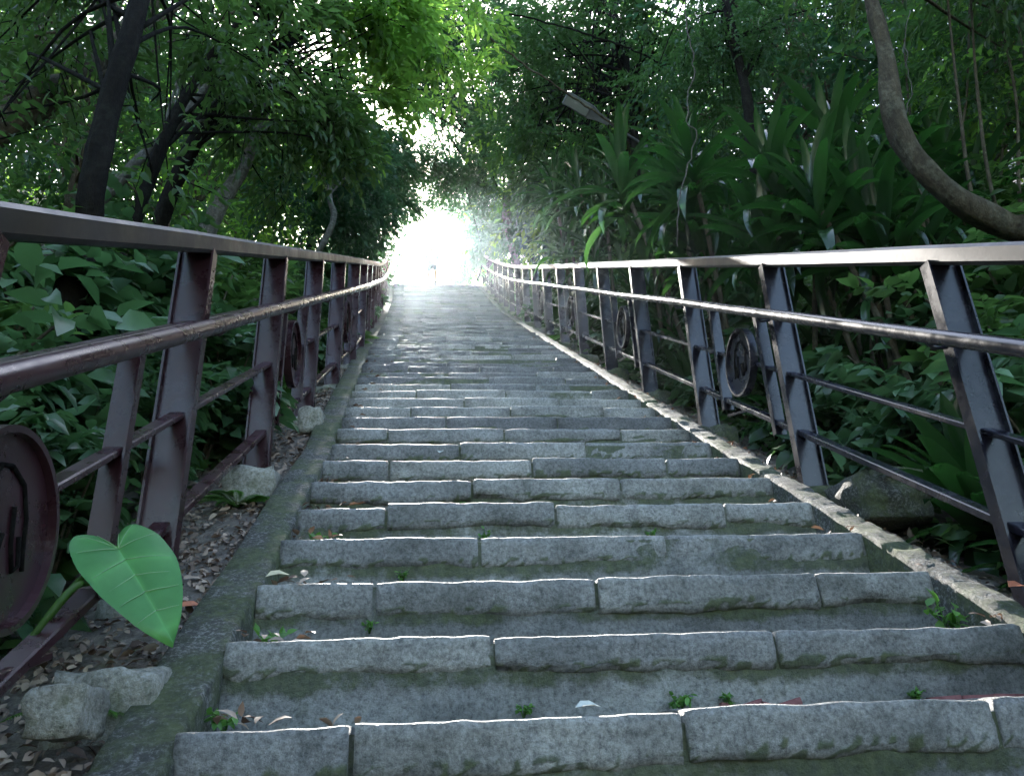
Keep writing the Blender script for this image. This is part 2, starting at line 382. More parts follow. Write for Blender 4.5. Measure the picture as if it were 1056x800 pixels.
def slab(mb, x0, x1, Y, z, th, dep, res, seed, st=0):
    n = max(2, int((x1 - x0) / res)); tint = np.clip(.55 + .2 * rng.normal() + st, 0, 1); jf = 1.0 if Y < 5 else 1.8; dz = rng.normal() * .004 * jf; dy = rng.normal() * .007 * jf
    prof = [(dep, -th), (.012, -th), (.0, -th + .012), (-.002, -th * .78), (-.003, -th * .55), (-.003, -th * .33), (-.002, -.020), (.002, -.006), (.009, -.002), (.04, -.001), (.14, .004), (dep, .004)]
    k = len(prof); V = []; T = []
    for i in range(n + 1):
        x = x0 + (x1 - x0) * i / n; e = min(i, n - i); en = .003 if e == 0 else 0
        for j, (a, b) in enumerate(prof):
            p = Vector((x * 5, a * 9 + seed, b * 9 + z * 3)); q = noise.noise(p) * .008 + noise.noise(p * 3.1) * .006 + noise.noise(p * 7.7) * .004
            low = .010 * noise.noise(Vector((x * 2.2, seed * 1.3, 0)))
            dd = noise.noise(Vector((x * 9 + 5, seed, b * 5))) * .005 + noise.noise(Vector((x * 23, seed, 9))) * .003
            yy = Y + dy + a + (en if j < 9 else 0) + q + (low * .6 if j < 10 else 0)
            zz = z + dz + b + (dd if j < 10 else 0) + (low * .5 if j in (1, 2) else 0) - (en * .7 if j > 4 else -en * .4)
            if j in (1, 2): zz += .014 * noise.noise(Vector((x * 3.3, seed * 2.1, 7))) + .010 * noise.noise(Vector((x * 12, seed, 3)))
            xx = x + (0 if e else (.004 if i == 0 else -.004)) * 1
            V.append((xx, yy, zz)); T.append(1 if j in (1, 2, 3) and rng.random() < .5 else .0)
    F = [[i * k + j, (i + 1) * k + j, (i + 1) * k + j + 1, i * k + j + 1] for i in range(n) for j in range(k - 1)]
    F += [[i * k + k - 1, (i + 1) * k + k - 1, (i + 1) * k, i * k] for i in range(n)]
    mb.add(V, [F, [[j for j in range(k)]], [[n * k + j for j in range(k)][::-1]]], STONE, tint, T)
for k in sorted(SY):
    Y = SY[k]; z = Z0 + k * RI; xl, xr = XL(Y), XR(Y); mb = MB()
    res = .02 if k < 8 else (.08 if k < 25 else .25)
    stt = (.30 * rng.normal() - .30) if k > 8 else 0
    th = .106 + rng.normal() * .005; dep = (SY.get(k + 1, Y + .3) - Y) + .06
    if k in joints: js = joints[k]
    else:
        js = [x + rng.normal() * .05 for x in ((-.18, .49, 1.17) if k % 2 == 0 else (.15, .83)) if xl + .15 < x < xr - .15]
        if xl < -.7: js = [xl + .28 + .1 * rng.random()] + js
    ed = [xl] + js + [xr]
    for a, b in zip(ed, ed[1:]): slab(mb, a + .002, b - .002, Y, z, th, dep, res, k * 3.7 + a, stt)
    # lower riser: recessed cement face with moss under the slab
    n = max(4, int((xr - xl) / res)); hs = [-.02, -th + .0, -th - .02, -th - .05, -RI - .03]
    V = []; Mo = []; tn = []
    for i in range(n + 1):
        x = xl + (xr - xl) * i / n
        for j, h in enumerate(hs):
            V.append((x, Y + .011 + noise.noise(Vector((x * 4, k * 2.2, h * 8))) * .006 + noise.noise(Vector((x * 14, k, h * 20))) * .003, z + h))
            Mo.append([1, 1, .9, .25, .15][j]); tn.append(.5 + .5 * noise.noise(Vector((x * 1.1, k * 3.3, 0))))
    q = len(hs); F = [[i * q + j, (i + 1) * q + j, (i + 1) * q + j + 1, i * q + j + 1][::-1] for i in range(n) for j in range(q - 1)]
    mb.add(V, [F], CEM, tn, Mo)
    # body behind so nothing is open, also the side cheeks
    box(mb, ((xl + xr) / 2, Y + .03 + dep / 2, z - .05 - .15), (xr - xl - .01, dep - .03, .22), CEM, .4, .3)
    if k == 1:
        for i in range(3): box(mb, (1.30 + i * .085, Y - .002, z - RI + .016 ), (.078, .03, .03), BRICK, rot=Matrix.Rotation(.04 * (i - 1), 4, 'Y'))
        for i in range(4): box(mb, (.74 + i * .05, Y - .001, z - RI + .012 + .006 * (i % 2)), (.06, .03, .03), BRICK, rot=Matrix.Rotation(.25 * (-1) ** i, 4, 'Y'))
    o = mb.build('step', stairs, smooth=True); o.matrix_parent_inverse = Matrix.Translation(-stairs.location)

# kerbs along both sides (sloping bands)
def kerb(side):
    mb = MB(); V = []; yk = [-1.2]
    while yk[-1] < YC - .05: yk.append(yk[-1] + (.022 if yk[-1] < 6 else .08))
    n = len(yk) - 1
    for i in range(n + 1):
        Y = yk[i]
        if side > 0: a, b, top, bot = XR(Y) - .004, XR(Y) + .105, -.010, -.32
        else: a, b, top, bot = XL(Y) - .145, XL(Y) + .004, -.034 + .02 * noise.noise(Vector((0, Y * 1.6, 5))), -.32
        w = b - a; P = [(a, bot), (a, top - .012), (a + .008, top), (a + w * .33, top + .003), (a + w * .66, top + .002), (b - .008, top), (b, top - .012), (b, bot)]
        g = .014 if abs((Y * 1.13) % 1.0) < .03 else 0
        for j, (x, h) in enumerate(P):
            p = Vector((x * 3, Y * 3, h)); q = (.5 if side > 0 else .65) * (noise.noise(p) * .016 + noise.noise(p * 4) * .014 + noise.noise(p * 11) * .012 + noise.noise(p * 26) * .006)
            s = -1 if j < 4 else 1
            V.append((x + q * .7, Y, line(Y) + h + q + (-g if 0 < j < 7 else 0)))
    k = 8; F = [[i * k + j, i * k + j + 1, (i + 1) * k + j + 1, (i + 1) * k + j] for i in range(n) for j in range(k - 1)]
    mb.add(V, [F, [list(range(k))[::-1]]], KERB, .5 + 0 * np.arange(len(V)), .35)
    tag(mb.build('kerb'), kind='structure')
kerb(1); kerb(-1)

# ---------------------------------------------------------------- railings
def ht(dY, Y): return line(Y) + dY
def railing(side):
    PAINT = PAINT_R_REFL if side > 0 else PAINT_L
    root = empty('metal_railing', (RXR(2.4) if side > 0 else RXL(2.4), 2.4, line(2.4)))
    lab = ('brown steel railing with round medallions on the right side of the stone stairs' if side > 0 else 'brown steel railing with round medallions on the left side of the stone stairs')
    tag(root, lab, 'railing')
    inv = Matrix.Translation(-root.location)
    def put(mb, nm, par=None, smooth=False):
        o = mb.build(nm, par or root, smooth); 
        if par is None: o.matrix_parent_inverse = inv
        return o
    RX = RXR if side > 0 else RXL
    sp = 1.2743; ph = 2.3725 if side > 0 else 2.6249
    i0 = -3 if side > 0 else -3
    yend = 23.6
    # top rail, handrail, bars
    YS = [-1.6 + .8 * i for i in range(32)]; YS = [y for y in YS if y < yend] + [yend]
    mb = MB(); beam(mb, [Vector((RX(y) + side * .055, y, ht(1.17 + .006 * noise.noise(Vector((y, side, 0))), y))) for y in YS], rprof(.105, .07, .012), PAINTTOP); put(mb, 'top_rail')
    mb = MB(); hp = [Vector((RX(y) - side * .075, y, ht(.845 + (.012 * noise.noise(Vector((y * .7, side * 3, 2)))), y))) for y in YS]
    if side > 0: hp += [Vector((RX(yend) - .15, yend + .25, ht(.62, yend))), Vector((RX(yend) - .42, yend + .5, ht(.05, yend)))]
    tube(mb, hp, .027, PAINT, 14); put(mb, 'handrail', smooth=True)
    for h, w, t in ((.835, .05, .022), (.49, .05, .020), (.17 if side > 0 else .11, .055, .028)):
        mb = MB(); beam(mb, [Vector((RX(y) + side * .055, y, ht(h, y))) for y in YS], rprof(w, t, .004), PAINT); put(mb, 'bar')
    i = i0
    while ph + i * sp < yend + .2:
        y = ph + i * sp; X = RX(y); zt = ht(1.135, y); zb = ht(-.16, y); mb = MB(); zc = (zt + zb) / 2; L = zt - zb
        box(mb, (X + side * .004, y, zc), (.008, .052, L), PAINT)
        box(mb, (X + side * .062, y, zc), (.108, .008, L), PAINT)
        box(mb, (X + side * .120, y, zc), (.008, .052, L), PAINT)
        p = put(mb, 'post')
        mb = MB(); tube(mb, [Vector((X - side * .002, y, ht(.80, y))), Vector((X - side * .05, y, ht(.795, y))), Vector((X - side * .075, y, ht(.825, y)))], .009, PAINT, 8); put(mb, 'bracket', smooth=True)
        mb = MB(); rock(mb, (X + side * .07, y + (.05 if side < 0 else -.02), ht(-.24 if side < 0 else -.27, y)), (.24, .28, .24), FOOT if side < 0 else KERB, i + side * 3, .6 if side < 0 else .2, .4)
        if not (side < 0 and i < 0): put(mb, 'footing', smooth=True)
        # medallion panel in every second bay
        if (side > 0 and (i - 1) % 2 == 0) or (side < 0 and (i + 1) % 2 == 0):
            if side < 0 and i == -1: sh = [1.20, 2.16]; mc = 1.63
            else: sh = [y + .23, y + .88]; mc = y + .53
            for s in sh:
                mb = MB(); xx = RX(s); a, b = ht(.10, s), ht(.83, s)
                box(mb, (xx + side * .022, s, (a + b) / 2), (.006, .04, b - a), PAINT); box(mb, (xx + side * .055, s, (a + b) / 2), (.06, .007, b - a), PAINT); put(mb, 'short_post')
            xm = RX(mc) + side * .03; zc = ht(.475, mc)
            mb = MB(); ring = [(xm, mc + .195 * math.cos(a), zc + .195 * math.sin(a)) for a in np.linspace(0, 2 * math.pi, 49)]
            # rim: flat hoop
            V = []; 
            for a in np.linspace(0, 2 * math.pi, 49)[:-1]:
                for rr, dx in ((.200, -.022), (.200, .022), (.186, .022), (.186, -.022)): V.append((xm + dx, mc + rr * math.cos(a), zc + rr * math.sin(a)))
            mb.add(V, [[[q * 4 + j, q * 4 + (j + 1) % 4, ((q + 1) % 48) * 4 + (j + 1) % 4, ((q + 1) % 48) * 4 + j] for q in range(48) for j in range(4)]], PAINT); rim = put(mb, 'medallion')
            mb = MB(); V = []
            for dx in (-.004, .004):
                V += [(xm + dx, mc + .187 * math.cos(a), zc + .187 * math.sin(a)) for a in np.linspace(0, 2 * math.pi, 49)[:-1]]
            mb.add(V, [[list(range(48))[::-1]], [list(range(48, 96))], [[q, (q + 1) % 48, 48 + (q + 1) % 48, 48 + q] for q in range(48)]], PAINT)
            o = mb.build('disc', rim, False)
            mb = MB(); G = [[(-.02, .12), (.04, .10), (.075, .04), (.09, -.03), (.10, -.06)], [(.02, .05), (.035, -.02), (.06, -.07), (.08, -.055), (.06, .0)],
                            [(-.03, -.02), (-.035, -.08), (-.015, -.09), (-.012, -.05), (-.005, -.01)], [(-.10, .05), (-.08, -.02), (-.07, -.07), (-.055, -.08)], [(-.12, .0), (-.06, .11), (-.02, .12)]]
            for g in G:
                tube(mb, [(xm - side * .006, mc + a * 1.0, zc + b) for a, b in [tuple(q) for q in g]], .0055, BARK_D, 6)
            mb.build('carved_line', rim, True)
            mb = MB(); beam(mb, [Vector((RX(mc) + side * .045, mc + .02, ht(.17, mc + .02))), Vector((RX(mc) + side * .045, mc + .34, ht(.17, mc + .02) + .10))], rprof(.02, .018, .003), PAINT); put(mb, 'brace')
        i += 1
railing(1); railing(-1)

# ---------------------------------------------------------------- trees
def hclear(Y): return 1.25 + .14 * Y
def clear(p, jit=.25):
    """keep the air over the stairs and the gap at their top open"""
    x, Y, z = p[:, 0], p[:, 1], p[:, 2]
    ln = np.array([line(a) for a in Y]); h = z - ln; j = jit * rng.normal(size=len(x))
    xl = np.where(Y < 24, -.9 - .03 * Y, -.068 * Y); xr = np.where(Y < 24, 1.9, .040 * Y)
    over = (x > xl + j) & (x < xr + j) & (Y > -3) & (Y < 24) & (h < 1.15 + .075 * Y + j)
    gap = (Y >= 24) & (x > -.064 * Y + 2 * j) & (x < .030 * Y + 2 * j) & (z < .73 * Y + 3 * j) & (z > .645 * Y + j)
    nearcam = (np.hypot(x, Y) < 2.2) & (z < 3.5)
    return ~(over | gap | nearcam)
LEAF, DIA = T_leaf(.42), T_diamond(.46)
LEAFN = T_leaf(.34, .10, .18)
def make_crown(mb, blobs, dens, lsz, T, M, m=9, tl=.5, stem=None, droop=.35):
    ends = []
    for (c, r, w) in blobs:
        n = int(dens * r * r * w)
        # uneven: sub-clumps inside each blob
        k = max(3, int(6 * r)); cen = rdir(k, .15) * (r * (.35 + .6 * rng.random(k)))[:, None]; cen[:, 2] *= .7
        tc = rng.random(k)
        pick = rng.integers(0, k, n)
        p = np.array(c)[None] + cen[pick] + rng.normal(size=(n, 3)) * (r * .24)
        ti = np.clip(tc[pick] * .7 + .3 * rng.random(n), 0, 1)
        keep = clear(p); p = p[keep]; ti = ti[keep]
        d = norm(p - np.array(c)[None] + .5 * r * rng.normal(size=p.shape)); d[:, 2] -= .15
        L = tl * (.6 + .7 * rng.random(len(p)))
        twigs(mb, p, d, L, m, lsz, T, M, ti, droop=droop, stemM=None)
        if stem is not None:
            for q in range(0, len(p), 3):
                a = Vector(p[q]); b = a + Vector(norm(d[q:q + 1])[0]) * float(L[q]); b.z -= .1 * float(L[q])
                tube(mb, [a, b], [.006, .002], stem, 3, caps=False)
        ends += [(Vector(c) + Vector(cen[q]), r) for q in range(min(k, 6))]
    return ends
def tree(name, label, ctrl, rad, blobs, dens, lsz, LM, BM, T=LEAF, m=9, tl=.5, group=None, limbs=True, stem=False, lr=.03, start=.5, droop=.35):
    base = Vector(ctrl[0]); root = empty(name, base); tag(root, label, 'tree', group)
    inv = Matrix.Translation(-base)
    cm = MB(); ends = make_crown(cm, blobs, dens, lsz, T, LM, m, tl, BM if stem else None, droop)
    tb = MB(); path = smooth_path([Vector(ctrl[0]) + Vector((0, 0, -.3))] + [Vector(c) for c in ctrl[1:]], 6)
    k = len(path); rr = [rad * (1.25 - .75 * i / (k - 1)) + (rad * .5 if i == 0 else 0) for i in range(k)]
    rr = [q * (1 + .16 * noise.noise(path[i_] * 3.1) + .10 * noise.noise(path[i_] * 9)) for i_, q in enumerate(rr)]; tube(tb, path, rr, BM, 12, wob=.3)
    if limbs:
        for q, (e, r) in enumerate(ends):
            s = path[min(k - 1, int(k * (start + (1 - start) * ((q * 37) % 100) / 100)))]
            if (e - s).length > 9: continue
            mid = s.lerp(e, .5) + Vector((random.uniform(-.2, .2), random.uniform(-.2, .2), random.uniform(0, .35)))
            pp = smooth_path([s, mid, e], 4)
            okk = clear(np.array([tuple(v) for v in pp]), 0)
            if not okk.all(): continue
            tube(tb, pp, [lr * (1 - .75 * i / (len(pp) - 1)) for i in range(len(pp))], BM, 6, wob=.2)
    for mbx, nm in ((tb, 'trunk'), (cm, 'crown')):
        o = mbx.build(nm, root); o.matrix_parent_inverse = inv
    return root
def B(*L):  # (u, v, Y, r, weight)
    return [(tuple(at(u, v, Y)), r, w) for u, v, Y, r, w in L]
def gp(x, Y): return Vector((x, Y, ground(x, Y)))

# left side
a = at(95, 200, 4)
tree('leaning_tree', 'dark leaning trunk with glossy leaves close behind the left railing', [gp(-2.0, 4.1), at(86, 260, 4.05), at(95, 200, 4), at(112, 110, 4), at(135, 35, 4), at(160, -60, 4.1), at(185, -180, 4.3)], .075,
     B((40, 20, 5, .55, 1.2), (150, -30, 5, .7, 1), (220, 20, 5.4, .5, 1.2), (0, 80, 5.2, .3, .9), (190, 125, 5.2, .3, .5), (225, 60, 5.5, .4, .8), (100, -60, 4.6, .6, 1), (-30, 150, 4.6, .35, 1), (150, 185, 4.8, .22, 1)),
     260, .115, L_DARK, BARK_D, LEAFN, tl=.45, stem=True, lr=.018)
tb = tree('grey_limbed_tree', 'tree with a thick grey limb slanting in from the left edge', [gp(-5.2, 5.2), at(-190, 230, 5.2), at(-60, 165, 5.3), at(20, 118, 5.5), at(80, 78, 5.8), at(150, 10, 6.2), at(210, -90, 6.8)], .15,
     B((-40, 0, 6, .8, .6), (40, -60, 6.5, .8, 1), (260, -60, 7, .9, 1)), 240, .12, L_DARK, BARK_M, LEAF, stem=True, lr=.03)
tree('overhanging_tree', 'tree hanging bright backlit sprays of leaves over the left half of the stairs', [gp(-3.4, 8.2), Vector((-3.2, 8.2, line(8) + 1.2)), Vector((-2.9, 8.0, line(8) + 2.6)), Vector((-2.2, 7.9, line(8) + 4.0)), Vector((-1.2, 7.8, line(8) + 5.0))], .10,
     B((400, 40, 8, .6, 1.2), (370, 100, 8.6, .45, .8), (385, 145, 9, .4, .8), (425, 70, 9.2, .4, .9), (440, 20, 8.6, .6, .9), (475, 90, 10, .45, .8), (370, -10, 7.5, .6, 1), (490, 15, 9.5, .5, .8)),
     250, .15, L_BRIGHT, BARK_D, LEAF, m=9, tl=.5, stem=True, lr=.022, droop=.3)
tree('shady_tree', 'dark leafy tree filling the canopy between the left railing and the backlit sprays', [gp(-3.0, 6.9), Vector((-2.9, 6.9, line(6.9) + 1.5)), Vector((-2.6, 6.9, line(6.9) + 3.2)), Vector((-2.0, 6.9, line(6.9) + 4.6))], .07,
     B((300, 20, 7, .7, 1.1), (340, 90, 7.6, .6, 1.1), (285, 110, 7.6, .55, 1.0), (330, 155, 8.2, .5, 1.0), (250, 60, 7, .5, 1), (300, 190, 8.5, .4, .7), (235, 120, 7.5, .4, .7)),
     230, .13, L_DARK, BARK_D, LEAF, m=9, tl=.5, stem=True, lr=.02, droop=.3)
tree('pale_trunk_tree', 'pale slanting trunk lit from behind, beyond the dark leaning trunk', [gp(-4.4, 7.4), at(120, 190, 7), at(150, 158, 7), at(182, 130, 7.1), at(230, 60, 7.5), at(260, -20, 8)], .055,
     B((200, 30, 8, .7, .8), (270, 150, 9, .6, .8), (150, 120, 9, .4, .5)), 200, .13, L_MID, BARK_L, LEAFN, lr=.02)
tree('crooked_tree', 'crooked grey trunk bending up from the shrubs above the left rail', [gp(-3.2, 8.6), at(222, 222, 8), at(240, 190, 8), at(256, 160, 8.1), at(262, 120, 8.3), at(300, 60, 8.8)], .09,
     B((300, 120, 9.5, .7, .9), (230, 110, 9.5, .6, .7), (330, 60, 10, .7, .8)), 200, .13, L_MID, BARK_L, LEAFN, lr=.02)
tree('slender_tree', 'slender straight trunk standing left of the bright opening', [gp(-2.9, 12.3), at(339, 240, 12), at(340, 200, 12), at(343, 140, 12), at(350, 60, 12.5)], .05,
     B((340, 175, 12.5, .9, 1), (365, 215, 14, .7, 1.2), (345, 225, 13, .6, 1), (310, 205, 12, .7, 1), (375, 165, 13, .7, 1), (385, 240, 17, .5, 1.2), (368, 258, 15, .45, 1.2), (385, 215, 15, .6, 1.2), (372, 190, 15, .6, 1)), 230, .14, L_COOL, BARK_L, LEAF, lr=.025)
tree('gap_side_tree', 'hazy tree whose leaves fringe the left edge of the bright opening', [gp(-3.6, 20), Vector((-3.5, 20, line(20) + 2)), Vector((-3.2, 20, line(20) + 4.5)), Vector((-2.2, 19.8, line(20) + 6.5))], .09,
     B((370, 240, 19, .9, 1.2), (380, 195, 19, 1.0, 1.1), (395, 160, 19, 1.0, 1), (350, 215, 20, 1.2, 1), (400, 145, 19, .7, .7), (388, 270, 22, .7, 1.2), (432, 160, 21, .8, 1.6), (418, 185, 21, .6, 1.5), (380, 225, 23, .8, 1.4), (375, 255, 24, .8, 1.4), (400, 175, 23, .9, 1.2), (455, 175, 23, .8, 1.2), (420, 200, 26, .8, .8), (450, 205, 27, .8, .8), (400, 195, 25, .7, 1.2), (405, 215, 27, .5, 1.1), (380, 285, 24, .6, 1.3)), 230, .15, L_COOL, BARK_D, LEAF, lr=.03)
tree('arching_tree', 'tree arching over the top of the stairs above the opening', [gp(3.0, 21.5), Vector((3.0, 21.4, line(21) + 2.5)), Vector((2.3, 21, line(21) + 4.8)), Vector((.8, 20.6, line(21) + 6.6)), Vector((-.8, 20.3, line(21) + 7.4))], .10,
     B((470, 150, 21, 1.0, 1), (500, 190, 21, .9, 1.1), (445, 110, 20, .9, .35), (480, 80, 19, 1.2, .7), (420, 60, 18, 1.2, 1), (520, 120, 18, 1.1, 1), (495, 235, 22, .8, 1.1), (520, 235, 20, .8, 1.1), (470, 175, 23, .7, 1.2), (475, 205, 26, .8, 1.3), (480, 235, 27, .6, 1.3), (440, 40, 17, 1.1, 1.2), (500, 250, 24, .8, 1.3), (505, 220, 24, .9, 1.3), (520, 30, 15, 1.0, 1.2), (460, 10, 15, 1.0, 1.1), (485, 275, 25, .5, 1.3), (385, 90, 17, .9, 1.0)), 230, .15, L_COOL, BARK_D, LEAF, lr=.035)
# right side
tree('curved_trunk_tree', 'mottled trunk curving up from the right edge behind the right rail', [gp(4.1, 3.7), at(1110, 262, 3.6), at(1040, 234, 3.55), at(985, 205, 3.5), at(942, 160, 3.5), at(920, 110, 3.5), at(912, 55, 3.5), at(896, -10, 3.5), at(880, -120, 3.6)], .072,
     B((940, -120, 4.2, .7, 1), (1040, -60, 4.6, .7, 1), (850, -80, 4.6, .6, 1), (1050, 20, 5.2, .35, .6)), 240, .12, L_DARK, BARK_M, LEAFN, stem=True, lr=.02, start=.85)
tree('leafy_tree', 'leafy tree with thin crossing branches around the lamp on the right', [gp(4.2, 11.8), at(660, 250, 11.5), at(655, 150, 11.5), at(645, 60, 11.5), at(620, -40, 11.5)], .09,
     B((560, 40, 11, .9, 1), (630, 20, 11, .9, 1), (700, 20, 10.5, .9, 1), (540, 105, 12.5, .8, 1), (590, 170, 13, .8, 1.2), (640, 170, 12, .8, 1.2), (690, 90, 11, .8, 1), (550, 180, 14, .8, 1.2), (600, 215, 13, .7, 1.2), (740, 60, 10, .8, .9), (580, 60, 14, 1.3, 1.1), (620, 105, 14, 1.2, 1.1), (560, 105, 15, 1.2, 1.1), (650, 50, 14, 1.2, 1), (560, 225, 16, .7, 1.2), (530, 150, 16, .8, 1), (520, 40, 14, .9, .9)),
     220, .13, L_MID, BARK_D, LEAF, lr=.03)
tree('ivy_clad_tree', 'trunk wrapped in blue green leaves beside the far end of the right rail', [gp(2.6, 18.6), at(524, 240, 18), at(525, 200, 18), at(535, 140, 18), at(560, 60, 18)], .09,
     B((540, 215, 18, .8, 1.3), (565, 235, 16, .6, 1.3), (560, 190, 17, .9, 1.1), (535, 245, 18, .5, 1.3), (575, 130, 16, 1.1, 1), (515, 262, 21, .45, 1.3)), 230, .14, L_COOL, BARK_L, LEAF, lr=.03)
tree('pinnate_tree', 'light green feathery tree behind the strap leaves upper right', [gp(5.2, 7.9), at(790, 200, 7.8), at(770, 100, 7.6), at(750, 10, 7.5), at(730, -80, 7.5)], .07,
     B((740, 10, 7.6, .6, 1.2), (800, 40, 7.6, .6, 1.2), (760, 90, 8, .55, 1.2), (830, 0, 7.4, .6, 1.1), (700, 60, 8, .5, 1), (860, 30, 8, .6, 1)),
     290, .085, L_MID, BARK_D, LEAFN, m=12, tl=.45, lr=.02)
# thin saplings at the right edge
for q, (u0, v0, u1, v1, Y) in enumerate([(1010, 235, 975, -20, 4.6), (1030, 225, 1000, -20, 4.9), (1056, 230, 1020, -30, 5.2), (985, 215, 1000, -20, 5.6), (960, 230, 930, -20, 6.0), (1062, 190, 1040, -20, 5.6), (1035, 215, 1063, -20, 6.2)]):
    b = at(u0, v0, Y); b.z = ground(b.x, b.y)
    tree('sapling', 'one of the thin bare-stemmed saplings crossing at the right edge behind the curved trunk', [b, at(u0, v0, Y), at((u0 + u1) / 2 + random.uniform(-10, 10), (v0 + v1) / 2, Y), at(u1, v1, Y)], .016,
         B((u1, v1 + 20, Y + .3, .45, 1), ((u0 + u1) / 2, (v0 + v1) / 2, Y + .8, .4, .8)), 200, .10, L_MID, BARK_M, LEAFN, group='saplings at the right edge', limbs=False)
# beyond the crest
tree('sunlit_tree', 'pale sunlit tree standing beyond the top of the stairs, right of the opening', [gp(2.4, 33), Vector((2.4, 33, 19)), Vector((2.3, 33, 23)), Vector((2.6, 33, 26))], .12,
     B((500, 250, 31, 1.4, 1), (485, 215, 32, 1.2, .8), (515, 215, 31, 1.5, 1), (500, 170, 33, 1.8, .9), (525, 270, 29, 1.1, 1)), 120, .2, L_BRIGHT, BARK_D, LEAF, lr=.05)
tree('low_sunlit_bush_tree', 'small sunlit tree whose top shows just over the last step', [gp(1.0, 34), Vector((1.0, 34, 19.2)), Vector((1.0, 34, 21.2))], .07,
     B((472, 288, 33, .5, 1.6), (485, 280, 34, .5, 1.4), (455, 300, 33, .7, 1)), 150, .16, L_BRIGHT, BARK_D, LEAF, lr=.03)
# hillside woods: three kinds, copied
def wood_proto(name, LM, lsz, T, hgt, seed):
    root = empty(name)
    cm = MB(); bl = []
    for q in range(13):
        a = q * 2.4 + seed; rr = .4 + 1.5 * random.random(); bl.append(((rr * math.cos(a), rr * math.sin(a), hgt * (.16 + .8 * (q / 12))), .85 + .4 * random.random(), 1))
    global clear
    keep, clear = clear, (lambda p, jit=0: np.ones(len(p), bool))
    ends = make_crown(cm, bl, 52, lsz, T, LM, 8, .7)
    clear = keep
    tb = MB(); path = smooth_path([(0, 0, -.6), (.1, .05, hgt * .3), (-.1, .1, hgt * .6), (.1, 0, hgt * .92)], 5)
    tube(tb, path, [.13 * (1 - .7 * i / (len(path) - 1)) for i in range(len(path))], BARK_M, 9, wob=.2)
    for q, (e, r) in enumerate(ends[::2]):
        s = path[min(len(path) - 1, 4 + (q * 7) % 11)]; tube(tb, smooth_path([s, s.lerp(e, .5) + Vector((0, 0, .15)), e], 3), [.035, .03, .025, .02, .017, .013, .01][:7], BARK_M, 5)
    tb.build('trunk', root); cm.build('crown', root); return root
protos = [wood_proto('woodland_tree', L_MID, .19, DIA, 6.5, 0), wood_proto('woodland_tree', L_COOL, .17, DIA, 7.5, 1), wood_proto('woodland_tree', L_BRIGHT, .18, DIA, 5.5, 2)]
kinds = ['mid green', 'blue green', 'light green']
wl = [(-5.2, 10), (-4.8, 14), (-7.5, 12), (-5.0, 18), (-6.0, 22), (-9, 9), (-9.5, 15), (-8, 19), (-4.4, 25.5), (-6.2, 29), (-12, 18), (-5.5, 34), (-12, 6), (-9, 25)]
wr = [(6.0, 9.5), (4.9, 14.5), (7.5, 7.2), (7.0, 12), (5.2, 18.5), (6.5, 22), (9, 9), (8.8, 15), (4.6, 24.8), (10.5, 6.5), (5.8, 29), (11, 12), (9, 20), (7.6, 4.8), (6.5, 36), (12, 9), (9, 26), (4.2, 16.5)]
wb = [(-4.6, -3.5), (-6.5, -1.5), (-7, -9), (6.8, -3), (7.4, -10), (-4.4, .6), (8.4, 1.6)]
used = [0, 0, 0]
for side, L in (('left', wl), ('right', wr), ('below', wb)):
    for q, (x, y) in enumerate(L):
        k = (q * 5 + (0 if side == 'left' else 1)) % 3
        r = protos[k] if used[k] == 0 else copy_tree(protos[k], (0, 0, 0)); used[k] += 1
        r.location = (x, y, ground(x, y) - .1); r.rotation_euler.z = q * 1.7; s = .85 + .35 * random.random(); r.scale = (s, s, s)
        tag(r, f'{kinds[k]} woodland tree with small leaves on the wooded slope ' + (f'{side} of the stairs' if side != 'below' else 'down behind the viewpoint'), 'tree', f'{kinds[k]} woodland trees {side} of the stairs')

# ---------------------------------------------------------------- understory plants
def bush_proto(name, LM, lsz, T, h, w, ns, seed, m=9):
    root = empty(name); rnd = random.Random(seed); sm = MB(); fm = MB()
    st, dr, ln_ = [], [], []
    for i in range(ns):
        a = rnd.random() * 6.28; lean = rnd.random() * w; hh = h * (.5 + .5 * rnd.random())
        tip = Vector((math.cos(a) * lean, math.sin(a) * lean, hh)); mid = tip * .5 + Vector((0, 0, hh * .12))
        pth = smooth_path([(0, 0, -.1), mid, tip], 4); tube(sm, pth, [.011 * (1 - .07 * q) for q in range(len(pth))], BARK_M, 5)
        for q in range(3, len(pth)):
            for _ in range(2 if q < len(pth) - 1 else 4):
                st.append(tuple(pth[q])); b = rnd.random() * 6.28; dr.append((math.cos(b), math.sin(b), .15 + .5 * rnd.random())); ln_.append(.16 + .16 * rnd.random())
    twigs(fm, np.array(st), np.array(dr), np.array(ln_), m, lsz, T, LM, droop=.5)
    sm.build('stem', root); fm.build('foliage', root); return root
